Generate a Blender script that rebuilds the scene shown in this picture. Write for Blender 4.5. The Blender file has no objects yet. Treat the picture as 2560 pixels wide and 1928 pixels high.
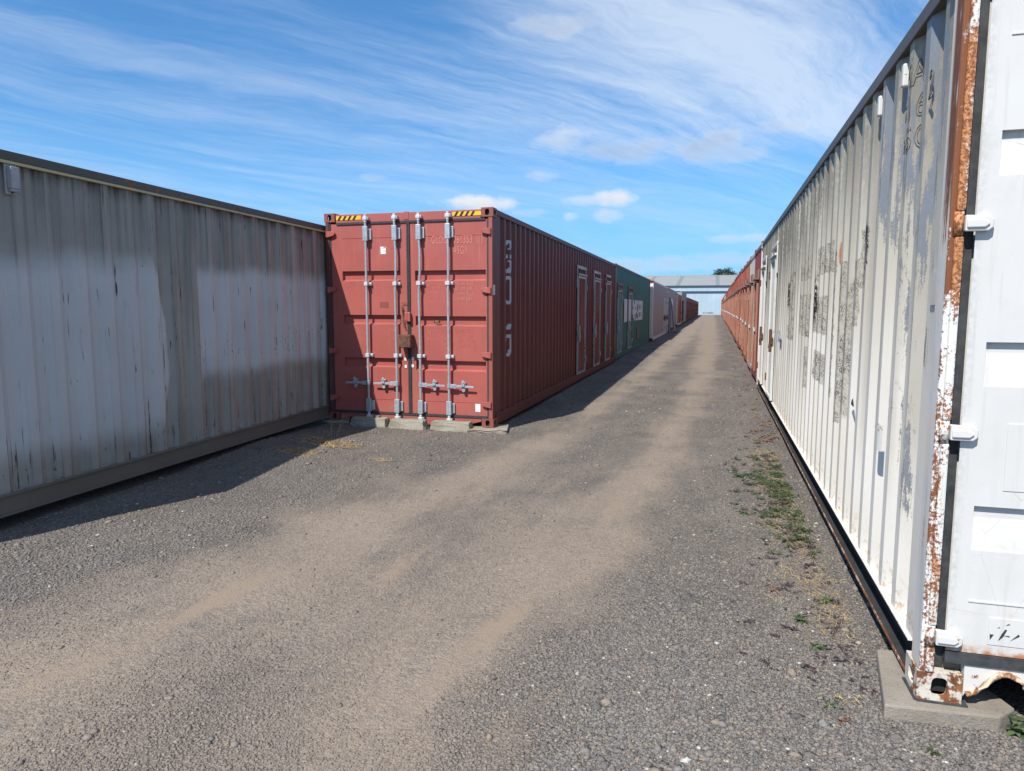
import bpy, bmesh, math, random
import numpy as np
from mathutils import Vector, Matrix
R = math.radians
rnd = random.Random(7)
sc = bpy.context.scene
col = sc.collection

# ------------------------------------------------------------------ camera
cd = bpy.data.cameras.new('camera'); cam = bpy.data.objects.new('camera', cd); col.objects.link(cam)
sc.camera = cam
cd.sensor_fit = 'HORIZONTAL'; cd.sensor_width = 36.0; cd.lens = 36.0 * 1745 / 2560
cd.clip_start = 0.05; cd.clip_end = 3000
pit, yaw, roll = R(-6.296), R(-15.90), R(0.06)
fw = Vector((math.sin(yaw)*math.cos(pit), math.cos(yaw)*math.cos(pit), math.sin(pit)))
rt = Vector((math.cos(yaw), -math.sin(yaw), 0)); up = rt.cross(fw)
r2 = rt*math.cos(roll) + up*math.sin(roll); u2 = -rt*math.sin(roll) + up*math.cos(roll)
m = Matrix((r2, u2, -fw)).transposed().to_4x4(); m.translation = (0, 0, 1.64)
cam.matrix_world = m

# ------------------------------------------------------------------ colour management
vs = sc.view_settings
vs.view_transform = 'Standard'; vs.look = 'None'; vs.gamma = 1.0; vs.use_curve_mapping = False
vs.exposure = 0.36
sc.cycles.max_bounces = 6; sc.cycles.diffuse_bounces = 2

# ------------------------------------------------------------------ node expressions
class X:
    """a float socket with operators"""
    nt = None
    def __init__(s, sock): s.s = sock
    def _m(a, op, b=None, c=None, clamp=False):
        n = X.nt.nodes.new('ShaderNodeMath'); n.operation = op; n.use_clamp = clamp
        for i, v in enumerate((a, b, c)):
            if v is None: continue
            if isinstance(v, X): X.nt.links.new(v.s, n.inputs[i])
            else: n.inputs[i].default_value = v
        return X(n.outputs[0])
    def __add__(a, b): return X._m(a, 'ADD', b)
    __radd__ = __add__
    def __sub__(a, b): return X._m(a, 'SUBTRACT', b)
    def __rsub__(a, b): return X._m(b, 'SUBTRACT', a)
    def __mul__(a, b): return X._m(a, 'MULTIPLY', b)
    __rmul__ = __mul__
    def __truediv__(a, b): return X._m(a, 'DIVIDE', b)
    def __pow__(a, b): return X._m(a, 'POWER', b)
    def max(a, b): return X._m(a, 'MAXIMUM', b)
    def min(a, b): return X._m(a, 'MINIMUM', b)
    def abs(a): return X._m(a, 'ABSOLUTE')
    def fract(a): return X._m(a, 'FRACT')
    def clamp(a): return X._m(a, 'ADD', 0.0, clamp=True)
    def inv(a): return X._m(1.0, 'SUBTRACT', a, clamp=True)
    def step(a, lo, hi):
        n = X.nt.nodes.new('ShaderNodeMapRange'); n.interpolation_type = 'SMOOTHSTEP'
        X.nt.links.new(a.s, n.inputs[0]); n.inputs[1].default_value = lo; n.inputs[2].default_value = hi
        if lo > hi:
            n.inputs[1].default_value = hi; n.inputs[2].default_value = lo
            n.inputs[3].default_value = 1; n.inputs[4].default_value = 0
        return X(n.outputs[0])
def box1(v, a, b, s): return v.step(a-s, a+s) * v.step(b+s, b-s)
def vec(x, y, z):
    n = X.nt.nodes.new('ShaderNodeCombineXYZ')
    for i, v in enumerate((x, y, z)):
        if isinstance(v, X): X.nt.links.new(v.s, n.inputs[i])
        else: n.inputs[i].default_value = v
    return n.outputs[0]
def sep(sock):
    n = X.nt.nodes.new('ShaderNodeSeparateXYZ'); X.nt.links.new(sock, n.inputs[0])
    return X(n.outputs[0]), X(n.outputs[1]), X(n.outputs[2])
def noise(v, scale=1, detail=4, rough=.55, dist=0, out=0, lac=2.0):
    n = X.nt.nodes.new('ShaderNodeTexNoise'); X.nt.links.new(v, n.inputs['Vector'])
    n.inputs['Scale'].default_value = scale; n.inputs['Detail'].default_value = detail
    n.inputs['Roughness'].default_value = rough; n.inputs['Distortion'].default_value = dist
    n.inputs['Lacunarity'].default_value = lac
    return X(n.outputs[0]) if out == 0 else n.outputs[1]
def voro(v, scale, feature='F1', rand=1.0, out='Distance'):
    n = X.nt.nodes.new('ShaderNodeTexVoronoi'); X.nt.links.new(v, n.inputs['Vector']); n.feature = feature
    n.inputs['Scale'].default_value = scale
    if 'Randomness' in n.inputs: n.inputs['Randomness'].default_value = rand
    return X(n.outputs[out]) if out == 'Distance' else n.outputs[out]
def mix(f, a, b, mode='MIX'):
    n = X.nt.nodes.new('ShaderNodeMix'); n.data_type = 'RGBA'; n.blend_type = mode; n.clamp_factor = True
    if isinstance(f, X): X.nt.links.new(f.s, n.inputs[0])
    else: n.inputs[0].default_value = f
    for i, v in ((6, a), (7, b)):
        if isinstance(v, X): X.nt.links.new(v.s, n.inputs[i])
        elif isinstance(v, (tuple, list)): n.inputs[i].default_value = (*v[:3], 1)
        else: X.nt.links.new(v, n.inputs[i])
    return n.outputs[2]
def scalev(sock, x, y, z, ox=0, oy=0, oz=0):
    n = X.nt.nodes.new('ShaderNodeMapping'); X.nt.links.new(sock, n.inputs[0])
    n.inputs['Scale'].default_value = (x, y, z); n.inputs['Location'].default_value = (ox, oy, oz)
    return n.outputs[0]
def coord(kind='Object'):
    return X.nt.nodes.new('ShaderNodeTexCoord').outputs[kind]
def attr(name):
    n = X.nt.nodes.new('ShaderNodeAttribute'); n.attribute_name = name; return n

# ------------------------------------------------------------------ world: sky with cirrus and small cumulus
SUN = Vector((0.80, 2.3, -2.945)).normalized()            # the way the light travels
el = math.asin(-SUN.z); rot = math.atan2(-SUN.x, -SUN.y)
w = bpy.data.worlds.new('World'); sc.world = w; w.use_nodes = True
nt = w.node_tree; nt.nodes.clear(); X.nt = nt
sky = nt.nodes.new('ShaderNodeTexSky'); sky.sky_type = 'NISHITA'; sky.sun_disc = False
sky.sun_elevation = el; sky.sun_rotation = rot; sky.altitude = 0
sky.air_density = 1.0; sky.dust_density = 0.25; sky.ozone_density = 4.0
g = coord('Generated')
dx, dy, dz = sep(g)
az = X._m(dx, 'ARCTAN2', dy) * 57.2958
eld = X._m(dz, 'ARCSINE') * 57.2958
hz = dz.max(0.0) + 0.10
px_, py_ = dx/hz, dy/hz
A0 = R(36)                                                 # the way the cirrus bands run
ca, sa = math.cos(A0), math.sin(A0)
al = px_*sa + py_*ca; ac = px_*ca - py_*sa
warp = noise(vec(al*0.22, ac*0.35, 0), 1.0, 2, .5)
warp2 = noise(vec(al*0.5+7, ac*0.9, 0), 1.0, 3, .5)
acw = ac + (warp-.5)*1.5 + (warp2-.5)*0.55
st1 = noise(vec(al*0.16, acw*0.95, 1.0), 1.0, 3, .55)       # broad bands
wp3 = noise(vec(al*1.4, ac*1.8, 11), 1.0, 4, .6)
acw3 = acw + (wp3-.5)*.28
st2 = noise(vec(al*0.42, acw3*2.3, 4.0), 1.0, 10, .66)       # streaks
st3 = noise(vec(al*1.9, acw3*8.0, 8.0), 1.0, 8, .74)        # fibres
right = az.step(-34, -4)*eld.step(9, 15)
topfade = eld.step(1.5, 9)
d1 = (st1*0.85 + st2*0.85 + st3*0.36 + right*0.085 - .09 - 0.04*eld.step(14, 7)).step(0.80, 1.32)
patch = noise(vec(al*0.35, ac*0.5, 20.0), 1.0, 4, .6)
cir = (d1*(0.62+0.5*right) * (0.55 + patch*0.9)).clamp()
low = noise(vec(az*0.045, eld*0.30, 3.0), 1.0, 6, .6).step(.50, .72)*eld.step(13, 6)*eld.step(1, 4)*0.30
cir = cir.max(low)*topfade
cn = noise(vec(az*0.36, eld*0.6, 0), 1.0, 8, .60)
cn2 = noise(vec(az*0.17+9, eld*0.33, 3), 1.0, 5, .55)
puffs = [(-11.4, 12.75, 2.9, 1.15, .50, .75), (-9.0, 12.5, 2.8, .8, .36, 1.0), (-5.6, 12.0, 4.6, 1.0, .50, 1.1),
         (-1.4, 12.2, 3.2, 1.2, .58, .95), (1.0, 11.4, 2.8, .7, .36, 1.0), (-18.4, 8.3, 3.3, .75, .95, .18),
         (-7.6, 8.6, 1.9, .72, .85, .2), (-10.2, 8.5, 1.7, .5, .45, .5), (-11.1, 7.2, .8, .45, .5, .45), (-8.4, 7.2, 1.3, .62, .5, .6),
         (4.6, 13.1, 1.7, .7, .45, .9), (-12.5, 20.8, 3.0, .9, .45, 1.0), (-13.5, 10.3, 1.2, .45, .35, .6),
         (-5.0, 3.4, 6.5, .75, .45, .9), (0.5, 3.7, 3.5, .7, .45, .95), (1.6, 5.3, 2.6, .4, .35, .8), (-14.5, 7.6, 1.5, .4, .3, .8), (-27, 10.1, 1.2, .35, .4, 1.0)]
M = None; Gm = None
for (a, e, wx, wy, op, gr) in puffs:
    ddx = (az - a)/wx; ddy = (eld - e)/wy
    q = (ddx*ddx + ddy*ddy)
    k = (1.60 - q*0.90 + (cn-.5)*3.8 + (cn2-.5)*1.6 - (0-ddy).max(0.0)*0.55).step(0.25, 1.9)*op*1.1
    gg = k*gr*(ddy*-.6+.65).step(0.0, 1.0) if gr < .9 else k*gr*.9
    M = k if M is None else M.max(k)
    Gm = gg if Gm is None else Gm.max(gg)
blue = mix(1.0, sky.outputs[0], (0.58, 1.22, 1.66), 'MULTIPLY')
blue = mix(.10, blue, (4.2, 8.0, 12.5))
blue = mix(eld.step(16, 0)*.80, blue, (3.2, 6.9, 11.6))
c1 = mix(cir*0.74, blue, (8.2, 9.4, 11.0))
cl = mix((Gm*1.35).clamp(), (9.6, 9.9, 10.4), (4.4, 5.1, 6.8))
c2 = mix(M.clamp(), c1, cl)
bg = nt.nodes.new('ShaderNodeBackground'); bg.inputs[1].default_value = 0.072
nt.links.new(c2, bg.inputs[0])
wo = nt.nodes.new('ShaderNodeOutputWorld'); nt.links.new(bg.outputs[0], wo.inputs[0])

# ------------------------------------------------------------------ sun
sd = bpy.data.lights.new('sun', 'SUN'); sd.energy = 4.8; sd.angle = R(0.53); sd.color = (1.0, 0.955, 0.88)
so = bpy.data.objects.new('sun', sd); col.objects.link(so)
so.rotation_euler = SUN.to_track_quat('-Z', 'Y').to_euler(); so.location = (-5, -10, 15)

# ------------------------------------------------------------------ materials
def material(name, fn):
    mt = bpy.data.materials.new(name); mt.use_nodes = True
    X.nt = mt.node_tree
    b = X.nt.nodes['Principled BSDF']
    c, ro, bump, me = fn()
    for key, v in (('Base Color', c), ('Roughness', ro), ('Metallic', me)):
        if v is None: continue
        if isinstance(v, X): X.nt.links.new(v.s, b.inputs[key])
        elif isinstance(v, tuple): b.inputs[key].default_value = (*v[:3], 1)
        elif isinstance(v, float): b.inputs[key].default_value = v
        else: X.nt.links.new(v, b.inputs[key])
    b.inputs['Specular IOR Level'].default_value = 0.35
    if bump is not None:
        h, st, di = bump
        n = X.nt.nodes.new('ShaderNodeBump'); n.inputs['Strength'].default_value = st; n.inputs['Distance'].default_value = di
        X.nt.links.new(h.s, n.inputs['Height']); X.nt.links.new(n.outputs[0], b.inputs['Normal'])
    return mt
RUST = (0.17, 0.055, 0.022); RUSTD = (0.06, 0.028, 0.017); RUSTO = (0.42, 0.16, 0.045)
def rustcol(P):
    n = noise(P, 14, 6, .65); n2 = noise(P, 60, 3, .6)
    return mix(n.step(.35, .65), mix(n2, RUSTD, RUST), mix(n2, RUST, RUSTO))
def paint(name, base, rust=.15, grime=.25, fade=.2, streak=.25, scale=1.0, rough=.5, rustedge=None, use_color=False, fadecol=(.55, .42, .38)):
    def f():
        P = coord(); x, y, z = sep(P)
        b0 = base
        if use_color:
            b0 = X.nt.nodes.new('ShaderNodeObjectInfo').outputs['Color']
        oi = X(X.nt.nodes.new('ShaderNodeObjectInfo').outputs['Random'])
        Pv = vec(x+oi*37.0, y+oi*11.0, z)
        n1 = noise(Pv, 0.9*scale, 5, .6)
        nv = noise(scalev(Pv, 7, 7, .55), 1.0, 5, .65)
        nv2 = noise(scalev(Pv, 26, 26, 1.3), 1.0, 4, .6)
        nf = noise(Pv, 30, 5, .7)
        c = mix((n1.step(.38, .72)*fade), b0, fadecol)
        c = mix((nv.step(.52, .78)*streak), c, (0.09, 0.075, 0.06))
        c = mix((nv2.step(.62, .8)*streak*.6), c, fadecol)
        c = mix(noise(Pv, 3.2, 8, .7).step(.45, .75)*grime*.6, c, (0.11, 0.095, 0.08))
        rm = ((nf*.55 + nv*.45 + n1*.25).step(.80-rust*.32, .84-rust*.30))
        rh = noise(scalev(Pv, 34, 34, 5), 1.0, 4, .6)
        halo = ((nf*.35 + nv*.55 + n1*.3).step(.74-rust*.30, .92-rust*.30))*rh.step(.35, .7)
        c = mix(halo*min(1, rust*1.8), c, (.24, .10, .05))
        c = mix(rm*min(1, rust*4), c, rustcol(Pv))
        return c, (nf*.25 + rough-.1 + rm*.3).clamp(), (nf*.5 + rm*-.6 + n1*2.0, .25, .004), None
    return material(name, f)
def flat(name, c1, c2, sc_=20, rough=.7, metal=None, bumpd=.002, bs=.4, det=5, stretch=(1, 1, 1)):
    def f():
        P = scalev(coord(), *stretch)
        n = noise(P, sc_, det, .65); n2 = noise(P, sc_*.13, 3, .5)
        return mix((n*.7+n2*.3).step(.3, .7), c1, c2), (n*.2+rough-.1).clamp(), (n, bs, bumpd), metal
    return material(name, f)

M_RED_DOOR = None
def red_door():
    P = coord(); x, y, z = sep(P)
    nf = noise(P, 40, 6, .7); n1 = noise(P, 1.6, 5, .6)
    nv = noise(scalev(P, 18, 18, .9), 1.0, 5, .6)
    c = mix(n1.step(.3, .75), (.345, .090, .074), (.405, .108, .088))
    c = mix(nv.step(.55, .78)*.30, c, (.52, .17, .12))
    c = mix(noise(scalev(P, 60, 60, 3), 1, 3, .6).step(.66, .8)*.22, c, (.50, .20, .14))
    # rusty wear up the middle where the doors meet
    mid = box1(x, 1.05, 1.36, .09)*nv.step(.42, .66)
    c = mix(mid*.6*z.step(2.2, .8), c, (.27, .13, .07))
    c = mix(noise(scalev(P, 9, 9, 4), 1, 7, .72).step(.60, .68)*.45, c, (.25, .06, .045))
    c = mix(noise(scalev(P, 40, 40, 1.6), 1, 3, .6).step(.60, .72)*z.step(.3, 2.4)*.3, c, (.50, .22, .17))
    # fine scratches
    s1 = voro(scalev(P, 3.5, 3.5, 22), 1.0, 'DISTANCE_TO_EDGE')
    sc1 = s1.step(.018, .0)*noise(P, 2.2, 3, .6).step(.55, .7)
    c = mix(sc1*.55, c, (.62, .30, .18))
    sp = nf.step(.70, .74)*n1.step(.45, .6)
    c = mix(sp, c, (.16, .05, .03))
    low = z.step(.35, .05)*noise(P, 9, 5, .6).step(.4, .7)
    c = mix(low*.5, c, (.22, .12, .09))
    return c, (nf*.25+.38).clamp(), (nf*.3 + n1*3.0, .25, .003), None
M_RED_DOOR = material('weathered_red_door_paint', red_door)
def red_side():
    P = coord(); x, y, z = sep(P)
    nf = noise(P, 40, 6, .7); n1 = noise(P, 1.1, 5, .6)
    nv = noise(scalev(P, 9, 9, .5), 1.0, 5, .6)
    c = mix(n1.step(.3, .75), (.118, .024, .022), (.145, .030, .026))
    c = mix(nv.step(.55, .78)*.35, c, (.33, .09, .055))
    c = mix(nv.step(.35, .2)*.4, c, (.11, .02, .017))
    # chalky wear on the outward edges of the ribs
    ph = ((y-.31)/.278).fract()
    ed = (ph-.03).abs().step(.022, .0) + (ph-.42).abs().step(.022, .0)
    c = mix((ed*noise(scalev(P, 3, 3, 1.2), 1, 4, .6).step(.38, .62)*.4).clamp(), c, (.42, .17, .10))
    c = mix(nf.step(.70, .76), c, (.12, .05, .03))
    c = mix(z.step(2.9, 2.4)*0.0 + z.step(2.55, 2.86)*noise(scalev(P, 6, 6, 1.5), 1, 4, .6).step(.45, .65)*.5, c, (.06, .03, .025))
    return c, (nf*.25+.40).clamp(), (nf*.3 + n1*3.0, .25, .003), None
M_RED_SIDE = material('red_side_paint_shaded', red_side)  # shade put into the colour: much darker than the same red on the doors
M_RED_POST = paint('dark_rusted_red_post', (.10, .030, .025), rust=.42, grime=.4, fade=.1, streak=.5)
M_RED_HP = paint('scuffed_red_hinge_post', (.32, .085, .065), rust=.30, grime=.2, fade=.2, streak=.3, fadecol=(.40, .17, .11))
M_RED_CAST = paint('rusted_red_casting', (.23, .060, .045), rust=.42, grime=.3, fade=.1, streak=.4)
def greenf():
    P = coord(); x, y, z = sep(P)
    nf = noise(P, 30, 6, .7); n1 = noise(P, 1.1, 5, .6); nv = noise(scalev(P, 8, 8, .5), 1.0, 5, .6)
    c = mix(n1.step(.3, .75), (.036, .145, .120), (.050, .180, .145))
    c = mix(nv.step(.52, .75)*.45, c, (.05, .10, .075))
    c = mix(noise(P, 2.5, 6, .65).step(.58, .72)*z.step(1.4, 2.8)*.6, c, (.16, .12, .07))
    rs = (nf*.6+nv*.4).step(.64, .68)
    c = mix(rs, c, (.10, .045, .025))
    return c, (nf*.25+.45).clamp(), (nf*.4+n1*2, .25, .003), None
M_GREEN = material('weathered_green_paint', greenf)
M_WHITEROW = paint('pinkish_offwhite_paint', (.37, .315, .305), rust=.12, grime=.25, fade=.25, streak=.3, fadecol=(.42, .33, .30))  # darker copy of the off-white, shade put into the side colour
M_WHITEEND = paint('offwhite_painted_sunlight', (.80, .76, .66), rust=.12, grime=.1, fade=.1, streak=.1)  # bright copy of the off-white, sunlight put into the colour of ends and posts
M_GREYFAR = paint('pale_grey_green_paint', (.24, .285, .29), rust=.15, grime=.3, fade=.2, streak=.3)
M_RUSTFAR = paint('rusty_orange_red_paint', (.33, .09, .05), rust=.25, grime=.25, fade=.25, streak=.35)
M_ROW = paint('sun_faded_row_paint', (.4, .1, .06), rust=.25, grime=.30, fade=.15, streak=.45, use_color=True, fadecol=(.46, .16, .10))
M_ROWDOOR = None
def rowdoor():
    P = coord(); x, y, z = sep(P)
    inf = X.nt.nodes.new('ShaderNodeObjectInfo'); b0 = inf.outputs['Color']; oi = X(inf.outputs['Random'])
    Pv = vec(x+oi*53.0, y, z)
    nv = noise(scalev(Pv, 11, 11, .7), 1.0, 5, .65); nf = noise(Pv, 22, 5, .7)
    wv = noise(scalev(Pv, 20, 20, .45), 1.0, 4, .7)
    b1 = mix(.35, b0, (.10, .03, .025))
    c = mix(wv.step(.50, .62)*.70*(nf*.8+.4).clamp(), b1, mix(nf, (.75, .62, .54), (.52, .22, .13)))
    c = mix((nf*.5+nv*.5).step(.58, .62), c, rustcol(Pv))
    return c, .6, (nf, .3, .003), None
M_ROWDOOR = material('peeled_pinkish_door_paint', rowdoor)
M_ROWLEFTDOOR = paint('faded_left_row_door_paint', (.30, .12, .09), rust=.3, grime=.3, fade=.6, streak=.3, fadecol=(.42, .30, .27))

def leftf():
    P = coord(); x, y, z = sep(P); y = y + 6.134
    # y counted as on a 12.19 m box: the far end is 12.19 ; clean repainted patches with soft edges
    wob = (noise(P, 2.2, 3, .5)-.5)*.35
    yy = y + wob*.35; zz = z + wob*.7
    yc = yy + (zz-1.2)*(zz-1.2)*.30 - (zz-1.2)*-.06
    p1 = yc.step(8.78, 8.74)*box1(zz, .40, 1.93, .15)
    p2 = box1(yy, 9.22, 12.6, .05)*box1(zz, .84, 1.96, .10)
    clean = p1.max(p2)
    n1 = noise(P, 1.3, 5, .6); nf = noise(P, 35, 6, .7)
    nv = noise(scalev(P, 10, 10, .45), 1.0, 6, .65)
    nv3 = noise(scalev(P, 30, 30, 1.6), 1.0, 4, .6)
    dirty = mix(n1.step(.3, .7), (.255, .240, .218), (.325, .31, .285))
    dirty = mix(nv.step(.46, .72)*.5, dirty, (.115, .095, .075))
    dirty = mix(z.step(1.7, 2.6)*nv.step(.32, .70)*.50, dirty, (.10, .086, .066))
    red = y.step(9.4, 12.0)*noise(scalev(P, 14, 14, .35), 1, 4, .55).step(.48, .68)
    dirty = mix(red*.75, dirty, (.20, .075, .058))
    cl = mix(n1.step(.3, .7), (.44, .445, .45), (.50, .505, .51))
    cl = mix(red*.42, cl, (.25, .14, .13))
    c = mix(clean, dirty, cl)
    # run-down rust streaks
    run = noise(scalev(P, 38, 38, 1.3), 1.0, 3, .5)
    rr = (run*.65 + noise(P, 5, 4, .6)*.35)
    c = mix(rr.step(.588, .64)*(.10 + .9*z.step(.75, .40).max(z.step(2.25, 2.6)))*.9, c, (.060, .034, .022))
    c = mix((run*.5+noise(scalev(P, 6, 6, 2.2), 1, 3, .6)*.5).step(.635, .665), c, (.075, .035, .022))
    # hairline vertical cracks
    ck = noise(scalev(P, 60, 60, 1.1), 1.0, 2, .5)
    c = mix((ck-.5).abs().step(.010, .002)*noise(scalev(P, 9, 9, 1.6), 1, 3, .6).step(.60, .64), c, (.04, .022, .015))
    # rust holes in rows
    hl = (nf*.5 + run*.25 + n1*.25).step(.572, .59)*(box1(z, .98, 1.28, .08)*y.step(9.5, 9.8)).max(z.step(.55, .3))
    c = mix(hl, c, (.05, .022, .012))
    c = mix((nf*.6+n1*.4).step(.63, .65)*.8, c, (.09, .05, .03))
    rb = ((y-.218)/.278).fract()
    c = mix(((rb-.97).abs().step(.05, .0) + (rb-.30).abs().step(.04, .0))*noise(scalev(P, 5, 5, .6), 1, 4, .6).step(.40, .62)*.55*(1.0 - clean*.7), c, (.105, .055, .045))
    # grime directly below the roof rail
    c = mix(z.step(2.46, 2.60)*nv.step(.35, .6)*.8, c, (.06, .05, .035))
    return c, (nf*.2+.45).clamp(), (nf*.3+n1*3, .25, .003), None
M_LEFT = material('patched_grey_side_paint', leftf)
M_LEFTRAIL = paint('dusty_tan_rail_paint', (.135, .118, .098), rust=.2, grime=.4, fade=.3, streak=.2, fadecol=(.22, .20, .175))
M_LEFTLIP = paint('yellowed_rail_lip', (.50, .40, .22), rust=.3, grime=.4, fade=.2, streak=.3, fadecol=(.4, .33, .2))
M_LEFTROOF = paint('blackened_roof_edge', (.09, .075, .06), rust=.4, grime=.5, fade=.2, streak=.3, fadecol=(.13, .11, .09))

def rightf():
    P = coord(); x, y, z = sep(P)
    n1 = noise(P, 1.2, 5, .6); nf = noise(P, 30, 7, .72); nff = noise(P, 85, 4, .7)
    nv = noise(scalev(P, 9, 9, .5), 1.0, 6, .62); nv2 = noise(scalev(P, 30, 30, 2.2), 1.0, 7, .72)
    white = mix(n1.step(.3, .7), (.76, .705, .605), (.82, .780, .705))
    cream = mix(n1.step(.3, .7), (.50, .455, .36), (.60, .55, .44))
    up_ = (z + (n1-.5)*1.3 + (nv-.5)*.7).step(1.05, 1.95)
    c = mix(up_*.9, white, cream)
    # grey-brown lichen grime under the roof rail and down the far half
    g1 = (z.step(1.9, 2.75)*.75 + y.step(2.6, 5)*z.step(1.6, 2.2)*.35 + y.step(4.2, 6)*.16)
    g1 = g1*(nv*.65+nf*.35).step(.34, .55)
    c = mix((g1*1.2).clamp()*.9, c, mix(nf, (.10, .085, .06), (.24, .215, .165)))
    # per-rib tone
    rib = noise(vec(((y-.2)/.139)*.9, 0, z*.10), 1.0, 1, .5)
    c = mix(rib.step(.46, .66)*.50*z.step(.4, 1.2), c, (.30, .27, .215))
    # inner ledge dirt
    c = mix(y.step(5.5, 7.0)*nv.step(.5, .7)*.5, c, (.16, .14, .11))
    # blue-grey primer showing through: strong in the first metre, flaky vertical shapes
    reg = (box1(y, .14, 1.00, .16)*(z.step(.3, .8)*.47 + z.step(1.5, 2.1)*.12) + box1(y, 1.0, 1.45, .2)*z.step(1.3, 2.2)*.62 + y.step(1.2, 2.5)*.04)
    big = noise(scalev(P, 7, 7, 2.0), 1.0, 8, .70)
    f1 = (big*.52 + nv2*.33 + nff*.15)
    pr = (f1 + (reg-.5)*.36).step(.538, .545)
    c = mix(pr, c, mix(nf, (.185, .20, .225), (.285, .30, .325)))
    edge = (f1 + (reg-.5)*.36).step(.516, .538)*pr.inv()
    c = mix(edge*.5, c, (.30, .25, .18))
    # small flakes of primer sprinkled all over
    c = mix((nff*.5+nf*.5).step(.640, .650)*y.step(.0, .4)*(.55+reg).clamp(), c, (.30, .30, .30))
    # rectangles and a curve of crazed stucco left by old lettering
    ww = (noise(P, 14, 3, .6)-.5)*.07
    yw = y + ww; zw = z + ww
    bl = None
    for (a, b_, e, f_) in [(2.94, 3.80, 1.86, 2.10), (3.0, 3.95, 1.36, 1.68), (3.06, 3.80, .95, 1.20), (2.70, 2.92, .9, 2.0), (4.1, 5.15, 1.86, 2.08), (4.1, 5.1, 1.30, 1.72),
                           (4.2, 4.6, .8, 1.2), (5.7, 6.3, 1.2, 2.0), (2.26, 2.50, .75, 1.9), (1.84, 2.06, 1.46, 1.88), (1.60, 1.84, 1.70, 2.06)]:
        k = box1(yw, a, b_, .008)*box1(zw, e, f_, .008)
        bl = k if bl is None else bl.max(k)
    cv = ((y - 2.12)*.8 + (z-1.3)*.14).abs().step(.10, .085)*box1(z, .85, 1.75, .04)
    bl = bl.max(cv)
    stc = voro(P, 85, 'F1'); st = stc.step(.34, .60)*noise(P, 12, 6, .7).step(.36, .60)
    c = mix(bl*.6, c, (.44, .40, .32))
    c = mix(bl*st*.80, c, mix(noise(P, 6, 3, .6).step(.50, .62), (.17, .15, .11), (.03, .03, .03)))
    # black holes where the paint has gone to tar
    rg = nf.step(.40, .50)
    blk = (box1(yw, 3.78, 3.88, .02)*box1(zw, 1.45, 1.85, .08) + box1(yw, 6.2, 6.35, .02)*box1(zw, 1.60, 1.88, .05) + box1(yw, 5.87, 6.0, .02)*box1(zw, 1.0, 1.14, .02)
           + box1(yw, 5.27, 5.37, .02)*box1(zw, .95, 1.08, .03))*rg + box1(yw, 1.59, 1.63, .01)*box1(zw, 1.84, 2.06, .02)*rg + box1(yw, 1.60, 1.80, .01)*box1(zw, 1.97, 2.08, .03)*nf.step(.50, .54)
    c = mix(blk.clamp(), c, (.012, .012, .014))
    # one rust spot, rust at the bottom edge and specks
    q = (((y-2.62)/.07)*((y-2.62)/.07) + ((z-1.98)/.13)*((z-1.98)/.13))
    c = mix((q + (nf-.5)*1.2).step(1.0, .45), c, (.50, .16, .05))
    c = mix(z.step(.40, .18)*nf.step(.50, .64)*.8, c, (.52, .33, .17))
    c = mix((nf*.5+nv*.5).step(.665, .68), c, (.35, .17, .08))
    return c, (nf*.2+.5).clamp(), (nf*.4+n1*3.5-pr*1.2+bl*st*-2.0, .30, .004), None
M_RIGHT = material('peeling_cream_and_white_paint', rightf)
def rdoor():
    P = coord(); x, y, z = sep(P)
    n1 = noise(P, 1.5, 5, .6); nf = noise(P, 45, 7, .75); nv = noise(scalev(P, 8, 8, .8), 1, 5, .6)
    c = mix(n1.step(.3, .7), (.575, .565, .54), (.63, .625, .605))
    c = mix(nv.step(.5, .75)*.35, c, (.52, .50, .45))
    c = mix(nf.step(.665, .69), c, (.38, .40, .41))
    c = mix(z.step(.55, .2)*noise(P, 7, 5, .6).step(.62, .72)*.5, c, (.55, .30, .14))
    s1 = voro(scalev(P, 5, 5, 3), 1.0, 'DISTANCE_TO_EDGE')
    c = mix(s1.step(.006, .0)*n1.step(.50, .6)*.7, c, (.35, .33, .30))
    c = mix(noise(scalev(P, 30, 30, 1.2), 1, 4, .6).step(.56, .72)*.35, c, (.44, .40, .33))
    c = mix(x.step(.13, .09)*nf.step(.42, .60)*.5, c, (.40, .41, .42))
    c = mix(noise(P, 4, 6, .7).step(.56, .70)*.35, c, (.46, .44, .40))
    c = mix(z.step(.26, .215)*noise(P, 9, 4, .6).step(.38, .52), c, (.42, .17, .06))
    return c, (nf*.2+.42).clamp(), (nf*.25+n1*2, .25, .003), None
M_RDOOR = material('repainted_white_door', rdoor)
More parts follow.
